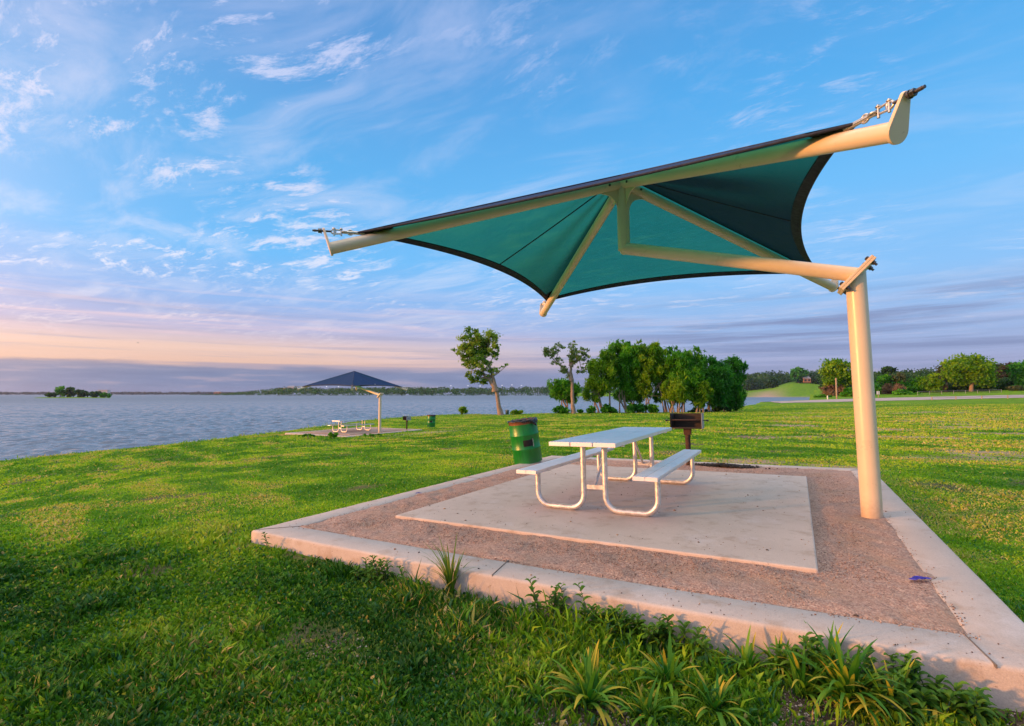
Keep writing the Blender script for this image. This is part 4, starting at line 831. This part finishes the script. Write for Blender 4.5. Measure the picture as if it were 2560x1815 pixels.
# far woods: masses of crowns
def wood(name, label, rows, lsz, col, mat=M['leaf'], per=26):
    """rows: list of (px, D, base z, height m, width m)"""
    Cs = []; S = []; Cl = []
    for px, D, bz, hh, ww in rows:
        b = CAM + (RT * (px - CX) / FPX + FH) * D; n = int(per * rng.uniform(.8, 1.2)); dirs = rng.normal(0, 1, (n, 3)); dirs /= np.linalg.norm(dirs, axis=1)[:, None]; dirs *= rng.uniform(.55, 1, (n, 1))
        c = np.array([b[0], b[1], bz + hh * .55]) + dirs * np.array([ww * .5, ww * .5, hh * .48]); Cs.append(c); S.append(np.full(n, lsz * hh)); t = np.clip(rng.random() * .75 + rng.normal(0, .15, (n, 1)), 0, 1); Cl.append(np.array(col[0]) * (1 - t) + np.array(col[1]) * t)
    Cs = np.concatenate(Cs); o = quads_obj(name, leaf_quads(Cs, np.concatenate(S) * rng.uniform(.6, 1.2, len(Cs)), 1.15), np.concatenate(Cl), mat, None)
    return tag(o, label, 'woodland', kind='stuff')
rows = []
for i in range(1100):
    px = rng.uniform(540, 1560); t = rng.random(); far = 1 + .25 * np.clip((720 - px) / 180, 0, 1); D = (1240 + 260 * t) * far; rise = np.clip((px - 540) / 170, .12, 1) + .3 * np.clip((px - 1200) / 200, 0, 1)
    rows.append((px, D, -2.5 + t * 13 * rise, rng.uniform(8, 14) * (.45 + .55 * min(1, rise)), rng.uniform(14, 24)))
for i in range(220): px = rng.uniform(480, 1560); rows.append((px, (1215 if px > 720 else 1500), -2.5, rng.uniform(3, 6), rng.uniform(10, 20)))
wood('distant_wood', 'long dark wooded shore across the lake', rows, .33, ((.010, .055, .018), (.05, .15, .03)))
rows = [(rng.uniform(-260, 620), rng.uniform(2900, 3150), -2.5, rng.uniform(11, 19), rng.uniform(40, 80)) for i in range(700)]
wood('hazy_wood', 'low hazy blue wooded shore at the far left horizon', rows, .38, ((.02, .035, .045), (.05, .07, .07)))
# hill, ridge and inlet bank on the right
def mound(name, pts, mat, label=None):
    """strip of hillside: list of columns (px, [(D, z), ...])"""
    n = len(pts[0][1]); V = []
    for px, col_ in pts:
        for D, z in col_: b = CAM + (RT * (px - CX) / FPX + FH) * D; V.append((b[0], b[1], z))
    o = np_mesh(name, np.array(V), grid_faces(len(pts), n), mat, tint=np.tile([0, 0, 0, 1.], (len(V), 1)), smooth=True); return tag(o, kind='structure')
def zy(py, D): return CAM[2] + (985.5 - py) / FPX * D
cols = []
for px in np.linspace(1780, 2190, 42):
    hump = 30 * math.exp(-((px - 1996) / (72 if px < 1996 else 125)) ** 2); bk = 20 * np.clip((px - 1960) / 60, 0, 1)
    yy = (hump ** 4 + (bk if px > 1992 else 6 + 14 * math.exp(-((px - 1992) / 90) ** 2)) ** 4) ** .25; t_ = 985.5 - yy
    cols.append((px, [(650, -3.2), (668, -2.3), (700, -.6), (745, zy(985.5 - yy * .35, 745)), (805, zy(985.5 - yy * .8, 805)), (858, zy(t_, 858)), (1010, zy(t_ - 1, 1010))]))
hill = mound('hill', cols, M['ground'])
t_ = np.zeros((len(hill.data.vertices), 4)); t_[:, 3] = 1
for i in range(len(t_)):
    ci, ri = divmod(i, 7); px = 1780 + ci * 10
    if ri in (1, 2, 3): t_[i, 1] = (.95 if ri < 3 else .6) * max(0, 1 - abs(px - 1915) / 60) + (.35 if ri == 1 else 0)
hill.data.attributes['tint'].data.foreach_set('color', t_.astype(np.float32).ravel())
for x0, x1, D0 in ((1380, 2110, 890), (2046, 2760, 250)):
    cols = []
    for px in np.linspace(x0, x1, 44):
        top = 952 if px < 2050 else 952 - 26 * np.clip((px - 2100) / 460, 0, 1) + 3 * math.sin(px * .03)
        if px < 1900: top = 974 - 20 * np.clip((px - 1700) / 200, 0, 1)
        low = 0
        if D0 == 250: low = 30 * np.clip((2110 - px) / 60, 0, 1)
        cols.append((px, [(D0, -3), (D0 + 25, zy(982 + low * .4, D0)), (D0 + 110, zy(top + 10 + low, D0 + 110)), (D0 + 240, zy(top + 9 + low, D0 + 240))]))
    mound('wooded_hill', cols, M['ground'])
rows = []
for i in range(520):
    px = rng.uniform(1840, 2760); t = rng.random(); D0 = 905 if px < 2060 else 262; D = D0 + 10 + t * 120
    top = 952 if px < 2050 else 952 - 26 * np.clip((px - 2100) / 460, 0, 1) + 3 * math.sin(px * .03)
    if px < 1900: top = 962
    ybase = 980 + (top + 12 - 980) * t; hh = (9 if px > 2060 else 27) * rng.uniform(.75, 1.25); rows.append((px, D, zy(ybase, D), hh, hh * 1.1))
wood('oak_wood', 'dark oak wood covering the ridge behind the road', rows, .13, ((.010, .048, .018), (.065, .15, .034)), per=150)
# individual oaks standing out on the hill
for lb, px, py, rx, ry in (('small oak in front of the left wall of the lit house', 2003, 964, 11, 20), ('big oak left of the lit house on the hill', 1998, 955, 18, 36), ('oak right of the lit house on the hill', 2038, 968, 20, 34), ('oak on the left shoulder of the hill', 1930, 968, 16, 22), ('round oak breaking the ridge line right of the post', 2222, 935, 14, 16)):
    D = 835 if px < 2100 else 300
    tree('oak_tree', px, py, D, 5, [(px - rx * .4, py - ry * .5, rx * .6, ry * .4), (px + rx * .4, py - ry * .5, rx * .6, ry * .4), (px, py - ry * .72, rx * .6, ry * .3)], lb, 'tree', 'oaks on the hill', nleaf=2400, lsize=D * .0042, col=G_['deep'] if px != 1998 else G_['dark'], trunks=[[(px, py + 2), (px, py - ry * .5)]], clump=.6, nclump=60)
# island
ip = at_depth(180, 993, 520); cols = []
for px in np.linspace(88, 282, 24):
    e = math.sin(math.pi * (px - 88) / 194) ** .4 if 88 < px < 282 else 0
    cols.append((px, [(500, -2.7), (512, -2.6 + .7 * e), (540, -2.6 + 1.0 * e), (560, -2.7)]))
mound('island', cols, M['ground'])
ISL = [(150, 11, 27, 'mid', 'tallest dark tree in the middle of the island'), (125, 12, 10, 'deep', 'small bush like tree at the left of the island'), (172, 12, 24, 'deep', 'dark tree right of the tallest island tree'), (205, 16, 18, 'dark', 'spreading tree on the right half of the island'), (240, 11, 16, 'dark', 'small tree near the right tip of the island'), (262, 12, 10, 'mid', 'green bush at the island right tip')]
for px, rx, ry, c_, lb in ISL:
    py = 993.5; tree('island_tree', px, py, 525, 3, [(px - rx * .4, py - ry * .55, rx * .6, ry * .42), (px + rx * .4, py - ry * .5, rx * .6, ry * .42), (px, py - ry * .72, rx * .7, ry * .3)], lb, 'tree', 'trees on the island', nleaf=900, lsize=1.9, col=G_['deep'] if c_ != 'mid' else G_['dark'], trunks=[[(px, py + 1), (px, py - ry * .5)]], clump=.6, nclump=30)

# ------------------------------------------------------------------ road, signs, fence, buildings
def strip_on_ground(name, pn, pf, mat, lift=.05):
    V = []
    for (a, b) in zip(pn, pf):
        for t in np.linspace(0, 1, 8): p = np.array(a) * (1 - t) + np.array(b) * t; V.append((p[0], p[1], gz(p[0], p[1]) + lift))
    return tag(np_mesh(name, np.array(V), grid_faces(len(pn), 8), mat, smooth=True), kind='structure')
pxs = np.linspace(1885, 2900, 60)
pn = [at_depth(px, 1000, 113 if px > 1960 else 113 + (1960 - px) * .5)[:2] for px in pxs]; pf = [at_depth(px, 1000, 131)[:2] for px in pxs]
strip_on_ground('road', pn, pf, M['asphalt'])
def pole(name, px, py, D, topy, w_, mat, label, cat, head=None):
    b = at_depth(px, py, D); h = (py - topy) / FPX * D; r = empty(name, b, label, cat); m = MB(); m.tube([(0, 0, -.3), (0, 0, h)], w_, 10); m.build('post', mat, r)
    if head: m = MB(); m.box((0, -.03, h - head[1] / 2), (head[0] / 2, .02, head[1] / 2), Matrix.Rotation(-YAW, 3, 'Z')); m.build('sign_board', M['sign'], r)
    return r
pole('utility_pole', 2092, 998, 136, 945, .20, M['wood'], 'bare weathered pole by the road left of the big shelter post', 'pole')
pole('road_sign', 2196, 996, 138, 978, .08, M['wood'], 'small white sign on a post right of the big shelter post', 'sign', (.8, .9))
pole('marker_post', 2069, 999, 134, 989, .14, M['white'], 'short white marker post at the inlet end of the road', 'post', (.35, .6))
fr = empty('cable_fence', (0, 0, 0), 'low post and cable fence along the near side of the road at right', 'fence')
fps = [at_depth(px, 1000, 111) for px in (2330, 2390, 2455, 2520, 2590, 2660)]; prev = None
for p in fps:
    z = gz(p[0], p[1]); m = MB(); m.tube([(p[0], p[1], z - .2), (p[0], p[1], z + .75)], .09, 8); m.build('fence_post', M['wood'], fr)
    if prev is not None: m = MB(); m.tube([(prev[0], prev[1], prev[2] + .55), ((p[0] + prev[0]) / 2, (p[1] + prev[1]) / 2, (z + prev[2]) / 2 + .45), (p[0], p[1], z + .55)], .025, 6); m.build('cable', M['bolt'], fr)
    prev = (p[0], p[1], z)
mc, k, out = material('chain_link_mesh'); co = obj_co(k)
wv = k.n('ShaderNodeTexChecker', i={'Vector': co, 'Scale': 9.0}); sh = k.n('ShaderNodeMixShader', i={0: .78}); k.L.new(k.n('ShaderNodeBsdfDiffuse', i={'Color': (.10, .11, .11, 1)}).outputs[0], sh.inputs[1]); k.L.new(k.n('ShaderNodeBsdfTransparent').outputs[0], sh.inputs[2]); k.L.new(sh.outputs[0], out.inputs[0])
fr = empty('chain_link_fence', (0, 0, 0), 'dark chain link fence before the bushes on the right', 'fence'); pm = None
for px in (2295, 2325, 2355, 2385, 2415, 2445, 2475, 2505):
    b = at_depth(px, 1000, 150); z = zy(991 - (px - 2295) / 210 * 5, 150); m = MB(); m.tube([(b[0], b[1], z - .5), (b[0], b[1], z + 1.5)], .05, 6); m.build('fence_post', M['steel'], fr)
    if pm: m = MB(); m.add([(pm[0], pm[1], pm[2]), (b[0], b[1], z), (b[0], b[1], z + 1.4), (pm[0], pm[1], pm[2] + 1.4)], [(0, 1, 2, 3)]); m.build('fence_mesh', mc, fr); m = MB(); m.tube([(pm[0], pm[1], pm[2] + 1.45), (b[0], b[1], z + 1.45)], .03, 6); m.build('top_rail', M['steel'], fr)
    pm = (b[0], b[1], z)
def house(name, px, py, D, w_, h_, dp, wall, label, roofh=2.5, chim=False, win=3, cat='house', flat=False, floors=1, rot=0.):
    b = at_depth(px, py, D); r = empty(name, b, label, cat); r.rotation_euler = (0, 0, -YAW + rot); m = MB(); m.box((0, 0, h_ / 2 - .5), (w_ / 2, dp / 2, h_ / 2 + .5)); m.build('wall', wall, r)
    if flat: m = MB(); m.box((0, 0, h_ + .3), (w_ / 2 + .15, dp / 2 + .15, .28)); rf = m.build('roof', M['roof'] if roofh > 0 else wall, r)
    else:
        m = MB(); x, y_2 = w_ / 2 + .5, dp / 2 + .5; m.add([(-x, -y_2, h_), (x, -y_2, h_), (x, y_2, h_), (-x, y_2, h_), (-x * .75, 0, h_ + roofh), (x * .75, 0, h_ + roofh)], [(0, 1, 5, 4), (1, 2, 5), (2, 3, 4, 5), (3, 0, 4), (0, 3, 2, 1)]); rf = m.build('roof', M['roof'], r)
    if chim: m = MB(); m.box((-w_ * .22, 0, h_ + roofh * .9), (.9, .8, roofh * .75)); m.build('chimney', M['stucco'], rf)
    for f_ in range(floors):
        for i in range(win):
            m = MB(); zc_ = h_ * (f_ + .5) / floors; m.box((-w_ / 2 + w_ * (i + .5) / win, -dp / 2 - .02, zc_), (w_ / win * .28, .06, h_ / floors * .28)); m.build('window', M['glass'], r)
    return r
house('house', 2014, 955, 832, 12, 5.5, 10, M['brick'], 'orange lit brick house with a pale chimney on the hill', 4.6, True, 2)
house('house', 2062, 952, 850, 11, 5, 9, M['brick'], 'small reddish house half hidden among the oaks', 2.2, False, 2)
house('tower_block', 260, 986, 2700, 52, 24, 20, M['stucco'], 'pale grey office block on the horizon behind the island', 0, win=9, cat='building', flat=True, floors=5)
house('office_building', 708, 982, 1650, 34, 15, 18, M['yellowb'], 'low yellow building above the far wooded shore', 0, win=8, cat='building', flat=True, floors=2)
house('hall', 729, 982, 1700, 26, 19, 20, M['stucco'], 'white building with a grey roof above the far wooded shore', 5, win=6, cat='building', floors=2)
house('storehouse', 545, 985, 2000, 26, 8, 12, M['brick'], 'tiny reddish building left of the far wooded shore', 3, win=4, cat='building')
mlamp, k, out = material('lit_floodlight'); k.L.new(k.n('ShaderNodeEmission', i={'Color': (1, .98, .9, 1), 'Strength': 5.0}).outputs[0], out.inputs[0])
for px, py, lb in ((753, 967, 'leftmost floodlight above the far shore left of the far shelter'), (816, 966, 'floodlight seen under the left side of the far canopy'), (846, 966, 'floodlight just left of the far canopy lowest corner'), (1127, 964.5, 'leftmost floodlight between far shelter and leaning tree'), (1170, 964.5, 'middle floodlight left of the leaning tree'), (1200, 965, 'floodlight next to the leaning tree left side'), (1255, 963.5, 'floodlight just right of the leaning trunk'), (1280, 962, 'brightest floodlight right of the leaning tree'), (1303, 963.5, 'rightmost floodlight before the thin tree')):
    D = 1400; b = at_depth(px, 985, D); h = (985 - py) / FPX * D; r = empty('floodlight_mast', b, lb, 'floodlight', 'floodlights on the far shore'); m = MB(); m.tube([(0, 0, -2), (0, 0, h)], .25, 6); m.build('mast', M['steel'], r); m = MB(); m.lathe([(.05, h - .5), (.5, h - .3), (.6, h), (.5, h + .3), (.05, h + .5)], 10); m.build('lamp_head', mlamp, r)
# small dark bin by the leaning tree
b = at_depth(1268, 1035.5, 58); r = empty('litter_bin', b, 'small dark bin right of the leaning tree foot', 'bin'); m = MB(); m.lathe([(.02, 0), (.19, 0), (.21, .48), (.18, .50), (.17, .44), (.02, .44)], 20); m.build('bin_body', M['bin'], r); m = MB(); m.lathe([(.205, .44), (.225, .45), (.225, .50), (.20, .505)], 20); m.build('bin_rim', M['steel'], r)

# ------------------------------------------------------------------ small things on and by the pad
def crumple(name, px, py, s, mat, label, cat, z=.012, asp=.35):
    dd = ray(px, py); p = CAM + dd * ((.02 * 4 - CAM[2]) / dd[2]); zz = .021 * p[0] + z; p = CAM + dd * ((zz - CAM[2]) / dd[2]); n = 9; V = []
    for i in range(n):
        for j in range(n): u, v = i / (n - 1) - .5, j / (n - 1) - .5; V.append((u * s * 2 * (1 - abs(v) * .7), v * s * 2 * asp * (1 - abs(u)), .010 + .016 * rng.random() * (1 - abs(u) * 1.6)))
    o = np_mesh(name, np.array(V), grid_faces(n, n), mat); o.location = p; o.rotation_euler = (0, 0, -YAW + .1); return tag(o, label, cat)
crumple('foil_wrapper', 2300, 1451, .085, M['purple'], 'crumpled purple wrapper on the gravel near the right kerb', 'litter')
crumple('foil_wrapper', 1046, 1235, .055, M['purple'], 'small purple wrapper on the left kerb edge', 'litter')
N = 1500; x = rng.normal(3.58, .24, N); y = rng.normal(6.40, .09, N); k_ = (y < 6.6) & (y > 6.2) & (fbm(x, y, 5) > .42); x, y = x[k_], y[k_]; n = len(x)
o = pebbles('charcoal_pile', x, y, .012 + .03 * np.exp(-((x - 3.55) / .25) ** 2) * rng.random(n), rng.uniform(.008, .024, n), mpeb, np.tile([.014, .013, .013, 1.], (n, 1)) * rng.uniform(.5, 1.8, (n, 1))); o.matrix_world = PAD
tag(o, 'scattered black charcoal and ash on the gravel behind the bench', 'charcoal', kind='stuff')
def on_turf(px, py):                 # same, but kept clear of the kerb's front face
    p = on_ground(px, py)
    if p[1] > -.085: p[1] = -.085 - .02 * rng.random(); p[2] = gz(p[0], p[1])
    return p
def rock(px, py, s, label, dims=(1, 1, 1)):
    p = on_ground(px, py); bm = bmesh.new(); bmesh.ops.create_icosphere(bm, subdivisions=3, radius=s)
    for v in bm.verts: nn = mnoise.noise(v.co * (1.6 / s) + Vector((px, 0, 0))); v.co = Vector((v.co.x * dims[0], v.co.y * dims[1], v.co.z * dims[2])) * (1 + .45 * nn)
    me = bpy.data.meshes.new('stone'); bm.to_mesh(me); bm.free(); me.materials.append(M['rock']); o = bpy.data.objects.new('stone', me); COL.objects.link(o); o.location = p; tag(o, label, 'stone')
rock(2321, 1783, .055, 'pale flat stone in the bottom right corner by the kerb', (1.3, .8, .35)); rock(1445, 1573, .022, 'small pale stone below the leafy weeds in front of the kerb', (1.2, 1, .7))

def blade_clump(name, px, py, n, length, width, label, spread=.9, col=((.05, .15, .012), (.16, .25, .02)), dry=.12, upright=.5, group='coarse grass tufts in front of the kerb'):
    p = on_turf(px, py); V = []; idx = []; col_ = []
    for b_ in range(n):
        az_ = rng.uniform(0, 6.283); L_ = length * rng.uniform(.55, 1.1); w_ = width * rng.uniform(.7, 1.2); lean_ = rng.uniform(.1, 1) * spread; st = 8; c = np.array([rng.normal(0, .012), rng.normal(0, .012), -.005]); hd = np.array([math.cos(az_), math.sin(az_), 0]); sd = np.array([-hd[1], hd[0], 0]); ang = (1 - upright) * .9 * lean_ + .12; base = len(V)
        cc = np.array(col[0]) + (np.array(col[1]) - np.array(col[0])) * rng.random()
        isdry = rng.random() < dry
        for i in range(st + 1):
            t = i / st; ww = w_ * (math.sin(math.pi * min(1, .18 + .82 * t)) ** .7 if t < 1 else 0.05); nrm_ = hd * math.sin(ang) * -.0
            V.append(c + sd * ww * .5 + np.array([0, 0, ww * .15])); V.append(c - sd * ww * .5 + np.array([0, 0, ww * .15])); cx_ = cc if not isdry or t < .55 else cc * (1 - .6 * t) + np.array([.60, .38, .04]) * .7 * t; col_ += [cx_, cx_]
            c = c + (hd * math.sin(ang) + np.array([0, 0, math.cos(ang)])) * L_ / st; ang += lean_ * 1.9 / st * (.5 + t)
            c[2] = max(c[2], -.0 + .004)
        for i in range(st): idx.append((base + 2 * i, base + 2 * i + 1, base + 2 * i + 3, base + 2 * i + 2))
    C_ = np.array(col_); o = np_mesh(name, np.array(V), (np.array(idx).ravel(), np.full(len(idx), 4)), M['grass'], tint=np.concatenate([C_, np.ones((len(C_), 1))], 1), smooth=True); o.location = p; return tag(o, label, 'grass tuft', group)
blade_clump('grass_tuft', 1262, 1480, 44, .44, .012, 'tall tuft of arching grass against the middle of the front kerb', .8, upright=.75)
for px, py, n, L_, w_, lb, up_, dr_ in [(1473, 1765, 60, .27, .017, 'large spreading tuft with yellow tips left of bottom centre', .35, .30), (1670, 1722, 46, .24, .016, 'spreading tuft with yellow tips below the leafy weeds', .3, .28), (1540, 1600, 44, .20, .013, 'smaller rosette tuft just in front of the leafy kerb weeds', .35, .2), (1735, 1640, 34, .21, .012, 'flat leaved tuft right of the leafy kerb weeds', .2, .1),
                                        (2120, 1768, 95, .34, .016, 'tallest dense grass clump at the bottom right', .6, .10), (2010, 1740, 46, .26, .013, 'grass clump left of the tallest clump', .5, .12), (1870, 1680, 40, .22, .012, 'dark low tuft between the yellow tufts and the tall clump', .35, .05), (1790, 1790, 46, .22, .014, 'tuft at the bottom edge right of centre', .4, .15), (2230, 1800, 40, .26, .014, 'grass clump at the bottom edge beside the pale stone', .45, .25), (1620, 1800, 30, .20, .013, 'tuft at the bottom edge below the yellow tipped tufts', .4, .1), (1950, 1650, 36, .20, .012, 'low tuft near the right kerb weeds', .4, .05), (2060, 1690, 50, .28, .013, 'upright grass behind the tallest clump', .6, .05),
                                        (1340, 1745, 26, .15, .010, 'small pale tuft left of the large yellow tipped tuft', .3, .3), (1180, 1600, 30, .12, .009, 'small dark tuft left of the kerb soil patch', .4, .0), (2330, 1745, 24, .14, .008, 'thin tuft right of the tall clump under the kerb', .4, .1)]:
    blade_clump('grass_tuft', px, py, int(n * .85), L_ * 1.05, w_ * 1.35, lb, 1.45, upright=up_, dry=dr_ + .12, col=((.02, .14, .012), (.14, .30, .02)))
def leafy_weed(px, py, stems, hgt, lw, label):
    p = on_turf(px, py); root = empty('leafy_weed', p, label, 'weed', 'broad leaved weeds along the front kerb'); V = []; idx = []; col_ = []; m = MB()
    for s_ in range(stems):
        m = MB()
        bx, by = rng.normal(0, .035 * stems ** .5), -abs(rng.normal(0, .02 * stems ** .5)); H_ = hgt * rng.uniform(.6, 1.1); tx_, ty_ = rng.normal(0, .25) * H_, rng.normal(-.08, .18) * H_
        m.tube([(bx, by, -.01), (bx + tx_ * .3, by + ty_ * .3, H_ * .5), (bx + tx_, by + ty_, H_)], [.004, .003, .0015], 6); m.build('stem', M['bin'], root)
        for l_ in range(14):
            t = .15 + .85 * l_ / 13; c = np.array([bx + tx_ * t, by + ty_ * t, H_ * t]); az_ = l_ * 2.4 + rng.normal(0, .3); L_ = lw * 3.4 * (1.15 - .6 * t) * rng.uniform(.8, 1.2); hd = np.array([math.cos(az_), math.sin(az_), 0]); sd = np.array([-hd[1], hd[0], 0]); up_ = .15 + .8 * t; base = len(V); cc = np.array([.04, .14, .012]) + np.array([.08, .11, .008]) * rng.random()
            for i in range(5):
                u = i / 4; ww = lw * math.sin(math.pi * min(.98, .12 + .86 * u)) ** .8 * .5 + .0005; q_ = c + hd * L_ * u * (1 - .3 * up_) + np.array([0, 0, L_ * (up_ * u - .55 * u * u)]); V += [q_ + sd * ww + np.array([0, 0, ww * .5]), q_, q_ - sd * ww + np.array([0, 0, ww * .5])]; col_ += [cc, cc * .85, cc]
            for i in range(4): b0 = base + 3 * i; idx += [(b0, b0 + 1, b0 + 4, b0 + 3), (b0 + 1, b0 + 2, b0 + 5, b0 + 4)]
    C_ = np.array(col_); np_mesh('leaves', np.array(V), (np.array(idx).ravel(), np.full(len(idx), 4)), M['grass'], root, tint=np.concatenate([C_, np.ones((len(C_), 1))], 1), smooth=True); 
for px, py, st, hg, lw, lb in [(680, 1376, 1, .16, .018, 'single small sprig at the left end of the front kerb'), (798, 1412, 2, .07, .015, 'tiny sprout left of the first leafy weed'), (925, 1440, 2, .12, .02, 'short leafy sprout beside the bushy left weed'), (962, 1446, 6, .13, .022, 'bushy leafy weed on the left part of the front kerb'), (1503, 1545, 6, .21, .026, 'tallest pointed leafy weed at the middle of the front kerb'), (1530, 1562, 6, .14, .028, 'drooping leafy weed right beside the tallest pointed one'),
                               (1580, 1568, 5, .13, .027, 'third leafy weed in the middle kerb row'), (1625, 1578, 5, .14, .026, 'fourth leafy weed in the middle kerb row with upright tip'), (1682, 1596, 6, .12, .026, 'rightmost leafy weed of the middle kerb row'), (2003, 1650, 3, .15, .026, 'thin stemmed weed left of the bushy right weeds'), (2060, 1662, 8, .17, .026, 'bushy weed against the right part of the kerb'), (2135, 1676, 7, .15, .026, 'bushy weed behind the tallest grass clump'), (2180, 1690, 6, .10, .024, 'low weed right of the bushy kerb weeds'), (2272, 1716, 6, .16, .026, 'pointed leafy weed toward the right kerb corner'), (2330, 1722, 6, .11, .028, 'last leafy weed before the right kerb corner'), (2450, 1740, 10, .05, .010, 'fine leaved creeping weed at the right kerb foot')]:
    leafy_weed(px, py, st + (st > 2) * 2, hg * 1.2, lw * 1.1, lb)
# lone bird far off over the lake
b = at_depth(345, 857, 160); m = MB(); m.tube([(-.25, 0, 0), (-.1, 0, .02), (.12, 0, .02), (.25, 0, 0)], [.02, .07, .06, .01], 8)
for s_ in (-1, 1): m.add([(-.06, 0, .02), (.1, 0, .02), (.02, s_ * .38, .10), (-.1, s_ * .7, .03), (-.12, s_ * .35, .08)], [(0, 1, 2, 4), (4, 2, 3)])
o = m.build('bird', M['black']); o.location = b; o.rotation_euler = (0, 0, -YAW + .2); tag(o, 'tiny dark bird gliding over the lake at left', 'bird')

# ------------------------------------------------------------------ air
hz = MB(); hz.box((0, 0, 29), (6300, 6300, 35)); mh, k, out = material('thin_haze')
v = k.n('ShaderNodeVolumePrincipled', i={'Color': (.62, .72, 1.0, 1), 'Density': .000045, 'Anisotropy': .2}); k.L.new(v.outputs[0], out.inputs['Volume'])
o = hz.build('haze', mh); tag(o, 'thin evening haze over the lake', 'haze', kind='stuff')
